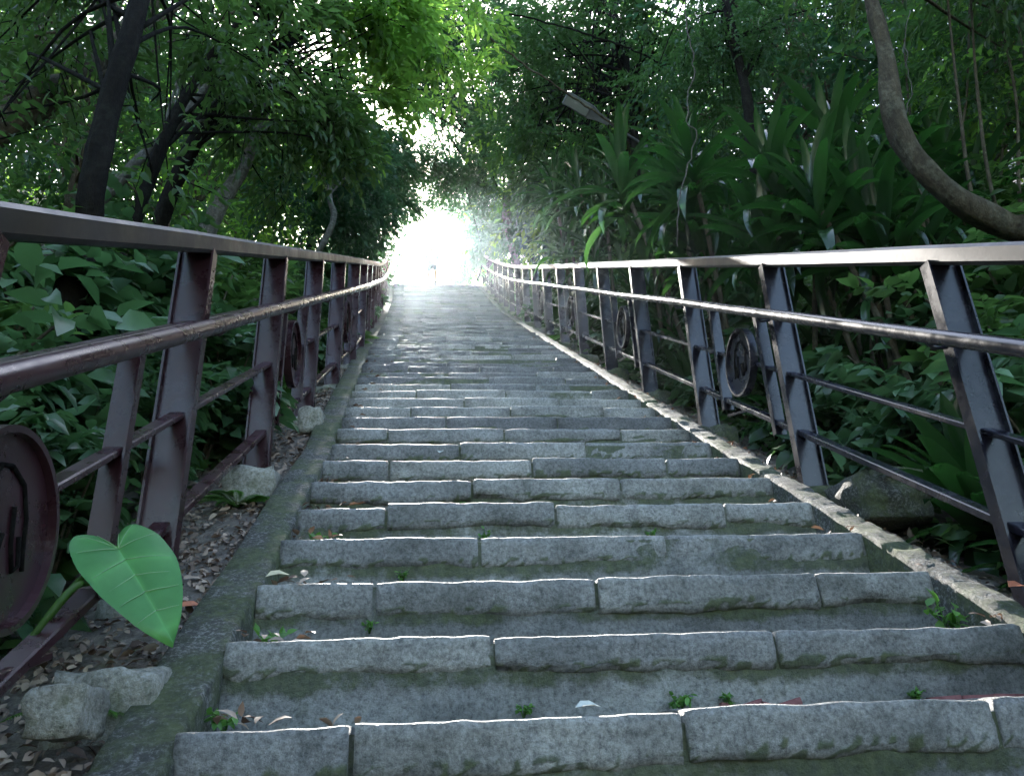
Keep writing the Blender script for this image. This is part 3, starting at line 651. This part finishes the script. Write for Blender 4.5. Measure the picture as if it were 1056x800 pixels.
def strap_proto(name, h, nl, L, w, seed, canes=3, low=.0):
    root = empty(name); rnd = np.random.default_rng(seed); sm = MB(); fm = MB()
    for c in range(canes):
        a = rnd.random() * 6.28; lean = .25 * rnd.random() * h; hh = h * (.55 + .45 * rnd.random()) if c else h
        tip = Vector((math.cos(a) * lean, math.sin(a) * lean, hh)); pth = smooth_path([(math.cos(a) * .05, math.sin(a) * .05, -.1), tip * .5, tip], 4)
        tube(sm, pth, .018, BARK_M, 7)
        n = nl; az = np.arange(n) * 2.4 + rnd.random(n) * .5; el = np.linspace(1.0, -.65, n) + .2 * rnd.normal(size=n)
        d = np.stack([np.cos(az) * np.cos(el), np.sin(az) * np.cos(el), np.sin(el)], 1)
        p = np.array(tip)[None] + np.stack([np.zeros(n), np.zeros(n), -np.linspace(0, .35 * min(1, h), n)], 1)
        for arch, sel in ((.55, slice(0, n // 3)), (.85, slice(n // 3, 2 * n // 3)), (1.1, slice(2 * n // 3, n))):
            dd = d[sel]; up = np.tile([0, 0, 1.0], (len(dd), 1)) + .05 * rnd.normal(size=(len(dd), 3)); up = up + .001
            scatter(fm, T_strap(w, 7, arch), p[sel], dd, up, L * (.75 + .4 * rnd.random(len(dd))), L_STRAP)
    sm.build('stem', root); fm.build('foliage', root); return root
def fern_proto(seed):
    root = empty('fern'); rnd = random.Random(seed); sm = MB(); fm = MB()
    for i in range(13):
        a = i * 2.4 + rnd.random(); L = .55 + .3 * rnd.random(); P_ = []
        for q in range(15):
            t = q / 14; P_.append(Vector((math.cos(a) * L * t * .9, math.sin(a) * L * t * .9, L * (.85 * t - .75 * t * t) + .02)))
        tube(sm, P_[::2], .004, L_FERN, 4)
        for q in range(2, 60):
            t = q / 60; k = min(13, int(t * 14)); p = P_[k].lerp(P_[k + 1], t * 14 - k); d = (P_[k + 1] - P_[k]).normalized(); s = d.cross(Vector((0, 0, 1))).normalized() * (1 if q % 2 else -1)
            ll = .13 * math.sin(math.pi * min(1, t * .85 + .12)) + .01
            dr = (s + d * .35 + Vector((0, 0, -.15)))
            scatter(fm, T_diamond(.24, .03, .08), np.array([tuple(p)]), np.array([tuple(dr)]), np.array([[0, 0, 1.0]]), ll, L_FERN, np.array([rnd.random()]))
    sm.build('stem', root); fm.build('foliage', root); return root
BR1 = bush_proto('broadleaf_shrub', L_SHRUB, .15, T_leaf(.52, .1, .22), 1.15, .55, 9, 1, 6)
BR2 = bush_proto('small_leaf_shrub', L_DARK, .085, T_leaf(.45, .08, .15), 1.25, .6, 12, 2, 9)
BR3 = bush_proto('low_broadleaf_plant', L_SHRUB, .13, T_leaf(.55, .08, .25), .5, .4, 8, 3, 6)
ST1 = strap_proto('cane_plant', 2.1, 30, .58, .082, 4, 3)
ST2 = strap_proto('strap_leaf_plant', .9, 28, .55, .12, 5, 3)
ST3 = strap_proto('lance_leaf_plant', .18, 26, .60, .15, 6, 3)
ST4 = strap_proto('broad_cane_plant', 2.1, 30, .68, .115, 14, 3)
FE = fern_proto(3)
first = {}
def plant(P, x, y, s, label, cat, group, dz=0, tilt=None):
    z = ground(x, y) + dz
    if P.name not in first: first[P.name] = 1; r = P; r.location = (x, y, z); r.rotation_euler = (0, 0, random.random() * 6.28); r.scale = (s,) * 3
    else: r = copy_tree(P, (x, y, z), random.random() * 6.28, s)
    if tilt: r.rotation_euler.x, r.rotation_euler.y = tilt
    tag(r, label, cat, group); return r
rr = random.Random(11)
# left of the stairs
for row, (d0, step, top) in enumerate(((.55, .50, 24), (1.25, .55, 24), (2.1, .8, 23), (3.2, 1.1, 20))):
    Y = 1.0 + .2 * row
    while Y < top:
        x = RXL(Y) - d0 - rr.uniform(-.18, .18); y = Y + rr.uniform(-.15, .15); c = rr.random()
        if row == 0:
            if c < .45: plant(BR3, x, y, rr.uniform(.9, 1.25), 'low dark broad-leaved plant crowding the foot of the left railing', 'plant', 'low broad-leaved plants along the left railing')
            elif c < .75: plant(BR1, x, y, rr.uniform(.55, .8), 'broad-leaved green shrub in the dark thicket behind the left railing', 'shrub', 'broad-leaved shrubs behind the left railing')
            else: plant(FE, x, y, rr.uniform(.7, 1.0), 'green feathery fern behind the left railing', 'fern', 'ferns behind the left railing')
        else:
            if c < .5: plant(BR1, x, y, rr.uniform(.95, 1.35), 'broad-leaved green shrub in the dark thicket behind the left railing', 'shrub', 'broad-leaved shrubs behind the left railing')
            elif c < .85: plant(BR2, x, y, rr.uniform(.95, 1.4), 'small-leaved dark shrub in the thicket behind the left railing', 'shrub', 'small-leaved shrubs behind the left railing')
            else: plant(ST2, x, y, rr.uniform(.8, 1.1), 'dark strap-leaved plant in the thicket behind the left railing', 'plant', 'strap-leaved plants behind the left railing')
        Y += step * (1 + .04 * Y)
# right of the stairs
for row, (d0, step, top) in enumerate(((.50, .50, 24), (1.15, .55, 24), (1.9, .7, 24), (2.9, .95, 22), (4.0, 1.3, 20))):
    Y = .6 + .2 * row
    while Y < top:
        x = RXR(Y) + d0 + rr.uniform(-.15, .2); y = Y + rr.uniform(-.15, .15); c = rr.random()
        if row == 0:
            if c < .55: plant(ST3, x, y, rr.uniform(.8, 1.15), 'glossy lance-leaved clump close behind the right railing', 'plant', 'lance-leaved clumps behind the right railing')
            elif c < .9: plant(BR3, x, y, rr.uniform(.8, 1.1), 'low dark broad-leaved plant behind the right railing', 'plant', 'low broad-leaved plants behind the right railing')
            else: plant(FE, x, y, .8, 'green feathery fern behind the right railing', 'fern', 'ferns behind the right railing')
        elif row == 1:
            if c < .5: plant(ST2, x, y, rr.uniform(.85, 1.15), 'dark strap-leaved plant of middle height behind the right railing', 'plant', 'middle-height strap-leaved plants behind the right railing')
            elif c < .8: plant(BR1, x, y, rr.uniform(.9, 1.2), 'broad-leaved dark shrub behind the right railing', 'shrub', 'broad-leaved shrubs behind the right railing')
            else: plant(BR2, x, y, rr.uniform(.9, 1.2), 'small-leaved dark shrub behind the right railing', 'shrub', 'small-leaved shrubs behind the right railing')
        else:
            if c < .30: plant(ST1, x, y, rr.uniform(.85, 1.15), 'tall cane plant with long drooping strap leaves above the right rail', 'plant', 'tall strap-leaved cane plants above the right rail')
            else: plant(BR2, x, y, rr.uniform(1.1, 1.6), 'small-leaved dark shrub behind the right railing', 'shrub', 'small-leaved shrubs behind the right railing')
        Y += step * (1 + .04 * Y)

for q, (u, v, Y) in enumerate([(690, 165, 6.6), (655, 185, 8.0), (765, 190, 5.0), (850, 185, 4.3), (615, 195, 9.5), (720, 195, 5.8), (830, 170, 5.3), (580, 205, 11), (970, 150, 5.3), (905, 200, 4.2)]):
    h = at(u, v, Y); plant(ST4 if Y < 6.7 else ST1, h.x + .1, h.y, (h.z - ground(h.x, h.y)) / 2.05, 'tall cane plant with long drooping strap leaves above the right rail', 'plant', 'tall strap-leaved cane plants above the right rail')
# ground cover and litter (nobody could count it)
def strew(n, xf, yf, lsz, T, M, name, up=.5, lift=.012, zf=None, tint=None):
    mb = MB(); y = yf(n); x = xf(y); z = np.array([(zf or ground)(a, b) for a, b in zip(x, y)]) + lift + rng.random(n) * lift * 2
    d = rng.normal(size=(n, 3)); d[:, 2] = SL * d[:, 1] + .25 * rng.normal(size=n)
    u = np.array([0, -SL * .8, 1.0]) + up * rng.normal(size=(n, 3))
    scatter(mb, T, np.stack([x, y, z], 1), d, u, lsz * (.5 + .9 * rng.random(n)), M, tint); return mb
gcm = strew(15000, lambda y: np.where(rng.random(len(y)) < .5, np.array([RXL(a) for a in y]) - .28 - 3.2 * rng.random(len(y)) ** 1.3, np.array([RXR(a) for a in y]) + .22 + 3.5 * rng.random(len(y)) ** 1.3), lambda n: 22 * rng.random(n) ** 1.5 + .3, .09, T_leaf(.6, .05, .1), L_DARK, '', .6, .05)
tag(gcm.build('ground_cover'), 'low dark leaves covering the soil beyond both railings', 'ground cover', kind='stuff')
lit = strew(7000, lambda y: np.array([XL(a) for a in y]) - .13 - .55 * rng.random(len(y)) ** 1.2, lambda n: 10 * rng.random(n) ** 1.9 + .9, .034, T_leaf(.5, .10, .22, 1), L_DEAD, '', .6, .007)
l2 = strew(2200, lambda y: np.array([XR(a) for a in y]) + .15 + .35 * rng.random(len(y)), lambda n: 9 * rng.random(n) ** 1.6 + .9, .032, T_leaf(.5, .10, .22, 1), L_DEAD, '', .6, .008)
off = lit.n
for v, t_a, m_a, f, mi in ((l2.v, l2.t, l2.m, l2.f, l2.mi),):
    lit.v += v; lit.t += t_a; lit.m += m_a; lit.f += [q + off for q in f]; lit.mi += mi; lit.n += l2.n
# litter caught on the treads at both ends of the lower steps
pp = []; 
for k in range(-1, 26):
    for q in range(16 if k < 6 else 7):
        left = rng.random() < .7; x = XL(SY[k]) + .03 + abs(rng.normal()) * (.10 if k != 0 else .16) if left else XR(SY[k]) - .02 - abs(rng.normal()) * .08
        pp.append((x, SY[k] + .015 + rng.random() * .1, Z0 + k * RI + .012 + rng.random() * .012))
pp = np.array(pp); n = len(pp); d = rng.normal(size=(n, 3)); d[:, 2] *= .35
scatter(lit, T_leaf(.5, .08, .2, 1), pp, d, np.array([0, 0, 1.0]) + .3 * rng.normal(size=(n, 3)), .042 * (.6 + .6 * rng.random(n)), L_DEAD)
tag(lit.build('fallen_leaves'), 'dry brown leaf litter lying along the edges of the stairs', 'leaf litter', kind='stuff')

# ---------------------------------------------------------------- small things
def fallen(label, p, L, w, ang, M, tilt=.2, cat='leaf'):
    mb = MB(); d = np.array([[math.cos(ang), math.sin(ang), tilt]]); scatter(mb, T_leaf(w, .12, .15, 1), np.array([p]), d, np.array([[0, -.6, 1.0]]), L, M, np.array([.5])); return tag(mb.build('fallen_leaf'), label, cat)
fallen('curled orange leaf lying on the right kerb near the lowest right post', (1.62, 2.22, line(2.22) + .055), .075, .6, .2, LF_RED)
fallen('pale cream leaf resting at the left end of the third lowest step', (XL(2.47) + .02, SY[2] + .03, Z0 + 2 * RI + .02), .07, .6, .1, LF_PALE, .3)
fallen('small grey leaf stuck on the face of a middle step', (tuple(at(453, 467, SY[7] - .02))), .05, .7, 1.0, LF_GREY, 1.2)
fallen('bleached curled leaf on the tread behind the lowest visible step', (.30, SY[0] + .035, Z0 + .018), .06, .4, .2, LF_GREY, .2)
fallen('reddish leaf on the litter beside the left kerb', (-.72, 2.45, ground(-.72, 2.45) + .04), .075, .6, .3, LF_RED, .25)
fallen('yellow green leaf standing on the right top rail', tuple(at(692, 262, 5.02)), .06, .6, 1.2, LF_YEL, 1.6)
def weed(x, y, z, s, label, nm='weed', group='small weeds in the step joints'):
    root = empty(nm, (x, y, z)); tag(root, label, 'weed', group); sm = MB(); fm = MB()
    for i in range(7):
        a = random.random() * 6.28; L = s * (.4 + .6 * random.random()); tip = Vector((math.cos(a) * L * .6, math.sin(a) * L * .5 - .01, L * (.4 + .5 * random.random())))
        tube(sm, [(0, 0, -.01), tip * .6 + Vector((0, 0, .01)), tip], .0018, L_WEED, 4)
        n = 4; p = np.array([tuple(tip * f) for f in (.5, .7, .9, 1)]); d = rdir(n, .2) + np.array([0, -.3, 0]); scatter(fm, T_leaf(.6, .08, .1), p, d, np.array([0, -.3, 1.0]) + .3 * rng.normal(size=(n, 3)), s * .38, L_WEED)
    sm.build('stem', root); fm.build('leaves', root); return root
for (k, x, s, j) in ((0, .05, .035, 1), (0, -.28, .03, 1), (1, .61, .06, 0), (1, .22, .04, 0), (1, 1.22, .045, 0), (2, -.18, .04, 1), (4, .2, .05, 1), (4, .85, .05, 1), (3, -.1, .04, 1), (5, .1, .05, 1), (0, .33, .03, 1), (1, .74, .05, 0)):
    # j: 1 = under the slab on the face, 0 = at the foot of the riser
    weed(x, SY[k] - .002, Z0 + k * RI - (.145 if j else .19), s, 'tiny green weed rooted in a joint of the stone steps')
for (x, k, s, lab) in ((-.40, 4, .11, 'green broad-leaved weed at the left end of the fifth step'), (-.44, 2, .09, 'leafy weed in the corner between the left kerb and the third step'), (1.50, 2, .12, 'green seedling among dead leaves at the right end of the third step'), (-.46, 1, .07, 'small weed beside the left kerb on the second step')):
    weed(x, SY[k - 1] + .22, Z0 + (k - 1) * RI, s, lab, 'seedling', None)
for (u, v, Y, s_, lab) in ((95, 665, 1.98, .22, 'small fern growing out of the soil beneath the elephant ear leaf'), (70, 735, 1.72, .20, 'small fern by the pale block at the lower left'), (250, 470, 3.4, .28, 'small fern beside the second left post')):
    h = at(u, v, Y); plant(FE, h.x, h.y, s_, lab, 'fern', None)
# elephant ear plant by the left railing
def heart(label_root):
    A = at(122, 566, 2.10); tip = at(181, 655, 2.03); ax = tip - A; L = ax.length; ax.normalize()
    toeye = (-A).normalized(); nrm = (toeye * .8 + Vector((.0, -.1, .75))); nrm = (nrm - ax * nrm.dot(ax)).normalized(); sx = ax.cross(nrm)
    out = [(0, .0), (.05, -.12), (.12, -.22), (.21, -.275), (.30, -.26), (.38, -.17), (.425, -.04), (.44, .12), (.42, .28), (.375, .43), (.31, .58), (.22, .74), (.12, .88), (0, 1.0)]
    mb = MB(); NR = 9; V = []; T = []
    for s in (-1, 1):
        for i, (x, t) in enumerate(out):
            f = i / (len(out) - 1); tm = max(0.0, t - .42 * x * (1 - t * .5)) if t < 1 else 1
            for j in range(NR):
                r = j / (NR - 1); px = x * r * .88; pt = tm + (t - tm) * r ** .9
                z = .045 * math.sin(math.pi * min(1, r * 1.0)) * (x) + .10 * px * (1 if 1 else 0) - .10 * pt * pt - .02 * r * r + .018 * math.cos(i * math.pi) * r * (x / .44) + .05 * r * r * math.sin(t * 3.0 + s) + .008 * noise.noise(Vector((px * 8, pt * 8, s)))
                V.append(A + sx * (s * px * L) + ax * (pt * L) + nrm * (z * L)); T.append(1.0 if (j == 0 or i % 2 == 0 and j < NR - 1 and i % 4 == 0) else .3)
    n = len(out); F = []
    for sI in (0, 1):
        o = sI * n * NR
        for i in range(n - 1):
            for j in range(NR - 1):
                q = [o + i * NR + j, o + (i + 1) * NR + j, o + (i + 1) * NR + j + 1, o + i * NR + j + 1]; F.append(q if sI else q[::-1])
    mb.add([tuple(v) for v in V], [F], L_ALO, T); vb = MB()
    for sI in (0, 1):
        for i in (2, 4, 6, 8, 9, 10, 11):
            row = [Vector(V[sI * n * NR + i * NR + j]) + nrm * .0012 for j in range(NR)]
            tube(vb, row[:-1], [.0011 * (1 - j / NR) + .0003 for j in range(NR - 1)], VEIN, 4, 1.0)
    tube(vb, [Vector(V[i * NR]) + nrm * .001 for i in range(n)], [.0028 * (1 - i / n) + .0006 for i in range(n)], VEIN, 5, 1.0)
    return mb, A, sx, ax, nrm, vb
base = Vector((-1.02, 1.95, ground(-1.02, 1.95))); root = empty('elephant_ear_plant', base); tag(root, 'elephant ear plant with one big heart-shaped bright green leaf by the left railing', 'plant')
inv = Matrix.Translation(-base); mb, A, sx, ax, nrm, vb = heart(root); o = mb.build('leaf', root); o.matrix_parent_inverse = inv
vb.build('vein', o); md = o.modifiers.new('smooth', 'SUBSURF'); md.levels = 1; md.render_levels = 1
mb = MB(); tube(mb, smooth_path([base + Vector((0, 0, .02)), at(70, 612, 2.02), at(100, 588, 2.16), A - nrm * .008], 6), [.009] * 12 + [.006] * 7, L_FERN, 8)
tube(mb, smooth_path([base + Vector((.02, 0, .02)), at(60, 622, 1.95), at(95, 600, 2.10), at(122, 596, 2.18)], 6), [.008] * 12 + [.005] * 7, L_FERN, 8); o = mb.build('stem', root, True); o.matrix_parent_inverse = inv
# stones on the left verge
def stone(label, c, s, M, seed):
    mb = MB(); rock(mb, (0, 0, 0), s, M, seed, .7, .3); o = mb.build('boulder'); o.location = c; tag(o, label, 'stone')
g = at(112, 690, 1.97); stone('pale mossy concrete block under the elephant ear leaf', (g.x, g.y + .1, g.z - .10), (.22, .26, .20), FOOT, 5)
stone('pale squarish stone in the litter beside the second left post', (-.80, 3.62, line(3.62) - .14), (.22, .26, .24), FOOT, 9)
stone('small pale stone half sunk in litter at the lower left', tuple(at(70, 735, 1.72)), (.10, .14, .09), FOOT, 12)
stone('pale leaning stone between the first and second left posts', (-.74, 4.75, line(4.75) - .05), (.14, .2, .17), FOOT, 14)
stone('dark flat block behind the right kerb below the second right post', (1.93, 3.35, line(3.35) - .10), (.30, .42, .22), KERB, 21)
# hanging vines
def vine(label, ctrl, r, M=VINE):
    mb = MB(); p = smooth_path(ctrl, 8); p = [q + Vector((noise.noise(q * 9), noise.noise(q * 9 + Vector((5, 0, 0))), 0)) * .035 for q in p]
    tube(mb, p, [r * (1 + .25 * noise.noise(q * 5)) for q in p], M, 6); tag(mb.build('hanging_vine'), label, 'vine')
vine('pale crooked vine hanging in front of the foliage right of the lamp', [at(712, -60, 5), at(708, 20, 5), at(716, 70, 5), at(708, 100, 5), at(710, 128, 5), at(718, 140, 5), at(706, 180, 5), at(698, 225, 5), at(699, 255, 5.1)], .006)
vine('thin pale vine dangling beside the curved trunk', [at(938, 10, 3.6), at(936, 60, 3.6), at(940, 90, 3.55), at(932, 130, 3.5), at(936, 165, 3.5)], .003)
vine('long thin branch sagging across the canopy near the lamp', [at(505, 40, 10), at(545, 70, 10), at(590, 100, 10.2), at(640, 135, 10.6), at(650, 160, 11.2), at(655, 200, 11.4)], .018, BARK_M)
vine('dark looping creeper strung below the canopy beside the lamp', [at(560, 95, 10.5), at(600, 92, 10.5), at(640, 98, 10.4), at(670, 80, 10.4), at(690, 60, 10.4), at(720, 10, 10.2)], .012, BARK_D)
vine('dark sloping branch running through leaves at the top centre', [at(525, 15, 9), at(570, 25, 9), at(620, 40, 9.2), at(660, 55, 9.4), at(700, 75, 9.8)], .016, BARK_D)
# street lamp in the trees
g = at(665, 150, 11.3); base = Vector((g.x, g.y, ground(g.x, g.y))); root = empty('street_lamp', base); tag(root, 'grey street lamp with a flat rectangular head held out among the leaves on the right', 'street lamp'); inv = Matrix.Translation(-base)
def put(mb, nm, par, smooth=True):
    o = mb.build(nm, par, smooth)
    if par is root: o.matrix_parent_inverse = Matrix.Translation(-root.location)
    return o
mb = MB(); tube(mb, [base - Vector((0, 0, .2)), Vector((g.x, g.y, g.z))], [.07, .05], METAL, 12); put(mb, 'pole', root)
mb = MB(); tube(mb, smooth_path([Vector((g.x, g.y, g.z - .02)), at(650, 141, 11.1), at(625, 125, 11)], 5), .026, METAL, 8); put(mb, 'arm', root)
a, b = at(628, 127, 11), at(584, 101, 10.95); d = (b - a); L = d.length; ez = -Vector((.0, -.55, -.83)).normalized(); ey = d.normalized(); ez = (ez - ey * ez.dot(ey)).normalized(); ex = ey.cross(ez)
Rm = Matrix((ex, ey, ez)).transposed()
mb = MB(); 
V = [];
for t, w, h in ((0, .05, .05), (.25, .07, .06), (.42, .12, .09), (1.0, .115, .08), (1.03, .10, .05)):
    for sx_, sz in ((-1, -.5), (1, -.5), (1, .2), (.7, .6), (-.7, .6), (-1, .2)): V.append(tuple(a + ey * (t * L) + ex * (sx_ * w) + ez * (sz * h)))
mb.add(V, [[[i * 6 + j, i * 6 + (j + 1) % 6, (i + 1) * 6 + (j + 1) % 6, (i + 1) * 6 + j] for i in range(4) for j in range(6)], [list(range(6))[::-1]], [list(range(24, 30))]], METAL); hd = put(mb, 'lamp_head', root, False)
mb = MB(); V = [tuple(a + ey * (t * L) + ex * (s * .095) - ez * (.055 + dz)) for t in (.46, .97) for s in (-1, 1) for dz in (0, .012)]
mb.add(V, [[(0, 1, 3, 2), (4, 6, 7, 5), (0, 4, 5, 1), (2, 3, 7, 6), (0, 2, 6, 4), (1, 5, 7, 3)]], GLASS); mb.build('lens', hd, False)
# lamp beyond the crest
g = at(469, 262, 30); base = Vector((g.x, g.y, ground(g.x, g.y))); root = empty('street_lamp', base); tag(root, 'slim gooseneck lamp post standing past the top of the stairs beside the person', 'street lamp')
mb = MB(); T_ = at(469, 255, 30); tube(mb, [base, T_], .045, METAL, 10); put(mb, 'pole', root)
mb = MB(); tube(mb, smooth_path([T_, T_ + Vector((-.03, 0, .16)), T_ + Vector((-.14, 0, .24)), T_ + Vector((-.30, 0, .27))], 5), .03, METAL, 8); put(mb, 'arm', root)
mb = MB(); rock(mb, tuple(T_ + Vector((-.46, 0, .25))), (.42, .2, .13), METAL, 1, amp=.03); put(mb, 'lamp_head', root)

# ---------------------------------------------------------------- person at the top of the stairs
def cloth(name, c, r=.8):
    M, t, P = newmat(name); P.inputs['Roughness'].default_value = r
    t.links.new(ramp(t, noi(t, coords(t), 25, 4), [(.3, tuple(x * .8 for x in c)), (.7, c)]), P.inputs['Base Color']); return M
SKIN, SHIRT, SHORTS, HAIR, SHOE, PACK = cloth('skin', (.42, .25, .18), .5), cloth('shirt_cloth', (.09, .15, .20)), cloth('shorts_cloth', (.05, .06, .09)), cloth('hair', (.02, .015, .012), .4), cloth('shoe', (.2, .2, .22)), cloth('bag_cloth', (.10, .16, .22))
px, py, pz = -.06, 23.93, Z0 + (KMAX - 1) * RI + .0
py = SY[KMAX - 1] + .13
root = empty('person', (px, py, pz)); tag(root, 'person in a light shirt and dark shorts stepping down at the top of the stairs', 'person')
def skin(name, verts, edges, rad, M, par, rootv=0, sub=2):
    me = bpy.data.meshes.new(name); bm = bmesh.new(); ly = bm.verts.layers.skin.verify(); vs = []
    for i, v in enumerate(verts):
        q = bm.verts.new(v); r = rad[i]; q[ly].radius = (r, r) if isinstance(r, (int, float)) else r; q[ly].use_root = (i == rootv); vs.append(q)
    for a, b in edges: bm.edges.new((vs[a], vs[b]))
    bm.to_mesh(me); bm.free(); me.materials.append(M)
    o = bpy.data.objects.new(name, me); COL.objects.link(o); o.parent = par
    m1 = o.modifiers.new('skin', 'SKIN'); m1.use_smooth_shade = True; m2 = o.modifiers.new('sub', 'SUBSURF'); m2.levels = sub; m2.render_levels = sub; return o
H = [(0, 0, .84), (0, 0, .95), (0, .0, 1.10), (0, .01, 1.25), (0, .01, 1.34), (0, -.01, 1.40), (0, -.03, 1.47), (0, -.03, 1.54),            # 0-7 spine, neck, head
     (-.085, 0, .82), (-.12, -.04, .46), (-.13, .02, .09), (-.13, -.10, .04), (.085, 0, .82), (.12, -.10, .48), (.11, -.06, .09 ), (.11, -.17, .04),  # legs
     (-.16, .01, 1.28), (-.22, .03, 1.04), (-.21, -.05, .82), (-.205, -.07, .765), (.16, .01, 1.28), (.23, .05, 1.05), (.24, -.02, .82), (.24, -.035, .765)]
E_ = [(0, 1), (1, 2), (2, 3), (3, 4), (4, 5), (5, 6), (6, 7), (0, 8), (8, 9), (9, 10), (10, 11), (0, 12), (12, 13), (13, 14), (14, 15), (3, 16), (16, 17), (17, 18), (18, 19), (3, 20), (20, 21), (21, 22), (22, 23)]
RR = [(.13, .10), (.115, .09), (.125, .095), (.14, .10), (.05, .05), (.055, .06), (.088, .105), (.07, .085), .078, .052, .036, .03, .078, .052, .036, .03, .05, .037, .027, (.032, .016), .05, .037, .027, (.032, .016)]
body = skin('body', H, E_, RR, SKIN, root)
for hand, sgn in ((19, -1), (23, 1)):      # five separate, slightly curled fingers per hand
    b = Vector(H[hand]); fv, fe, fr = [], [], []
    for f, (dx, L) in enumerate(((-.026, .055), (-.009, .066), (.009, .062), (.025, .048))):
        p = b + Vector((0, dx, -.01)); k = len(fv); fv += [p, p + Vector((-.004 * sgn, 0, -.02)), p + Vector((-.008 * sgn, -.004, -.02 - L * .4)), p + Vector((-.018 * sgn, -.006, -.02 - L * .75))]; fr += [.009, .009, .008, .006]; fe += [(k, k + 1), (k + 1, k + 2), (k + 2, k + 3)]
        skin('finger', [tuple(v) for v in fv[-4:]], [(0, 1), (1, 2), (2, 3)], [.009, .009, .008, .006], SKIN, body, 0, 1)
    p = b + Vector((0, -.03, .02)); skin('thumb', [tuple(p), tuple(p + Vector((-.008 * sgn, -.018, -.02))), tuple(p + Vector((-.012 * sgn, -.024, -.045)))], [(0, 1), (1, 2)], [.010, .009, .007], SKIN, body, 0, 1)
skin('shirt', [(0, 0, .80), (0, 0, .94), (0, 0, 1.10), (0, .01, 1.25), (0, .01, 1.33), (-.16, .01, 1.28), (-.205, .022, 1.12), (.16, .01, 1.28), (.21, .035, 1.12)], [(0, 1), (1, 2), (2, 3), (3, 4), (3, 5), (5, 6), (3, 7), (7, 8)], [(.15, .12), (.14, .112), (.145, .115), (.155, .115), .07, .068, .055, .068, .055], SHIRT, root, 2)
skin('shorts', [(0, 0, .90), (0, 0, .82), (-.09, 0, .80), (-.112, -.022, .55), (.09, 0, .80), (.112, -.07, .57)], [(0, 1), (1, 2), (2, 3), (1, 4), (4, 5)], [(.14, .115), (.14, .115), .095, .082, .095, .082], SHORTS, root, 1)
skin('hair', [(0, .01, 1.46), (0, .0, 1.53), (0, -.03, 1.585)], [(0, 1), (1, 2)], [(.088, .095), (.098, .108), (.07, .085)], HAIR, body)
mb = MB()
for s in (-1, 1): rock(mb, (s * .028, -.122, 1.505), (.02, .012, .012), HAIR, 1, amp=0)
mb.build('eyes', body); mb = MB(); rock(mb, (0, -.135, 1.485), (.022, .03, .035), SKIN, 2, amp=0); mb.build('nose', body)
mb = MB(); rock(mb, (0, -.122, 1.445), (.04, .012, .012), PAINT, 3, amp=0); mb.build('mouth', body)
mb = MB(); rock(mb, (-.083, -.02, 1.49), (.012, .03, .045), SKIN, 3, amp=0); rock(mb, (.083, -.02, 1.49), (.012, .03, .045), SKIN, 3, amp=0); mb.build('ears', body)
for (x, y) in ((-.13, -.03), (.11, -.11)):
    mb = MB(); rock(mb, (x, y, .04), (.088, .25, .085), SHOE, 2, amp=.05); mb.build('shoe', root)
mb = MB(); rock(mb, (px + .02, py + .20, pz + 1.13), (.30, .16, .42), PACK, 4, amp=.08); tag(mb.build('backpack'), 'dark blue backpack worn by the person on the stairs', 'backpack')

# ---------------------------------------------------------------- air
me = bpy.data.meshes.new('haze'); bm = bmesh.new(); bmesh.ops.create_cube(bm, size=1); bm.to_mesh(me); bm.free()
zs = [v for v in (ground(0, -90), ground(0, 110))]
zlo = min(line(-2) + (-90 + 2) * .12 - 6, -30) ; zhi = 64
hz = bpy.data.objects.new('haze', me); COL.objects.link(hz); hz.scale = (224, 204, zhi - zlo); hz.location = (0, 10, (zhi + zlo) / 2)
M = bpy.data.materials.new('haze_air'); M.use_nodes = True; t = M.node_tree; t.nodes.remove(t.nodes['Principled BSDF'])
pv = t.nodes.new('ShaderNodeVolumePrincipled'); pv.inputs['Density'].default_value = .00031; pv.inputs['Color'].default_value = (.74, .90, 1, 1); pv.inputs['Anisotropy'].default_value = .90
t.links.new(pv.outputs[0], t.nodes['Material Output'].inputs['Volume']); me.materials.append(M); tag(hz, kind='stuff')
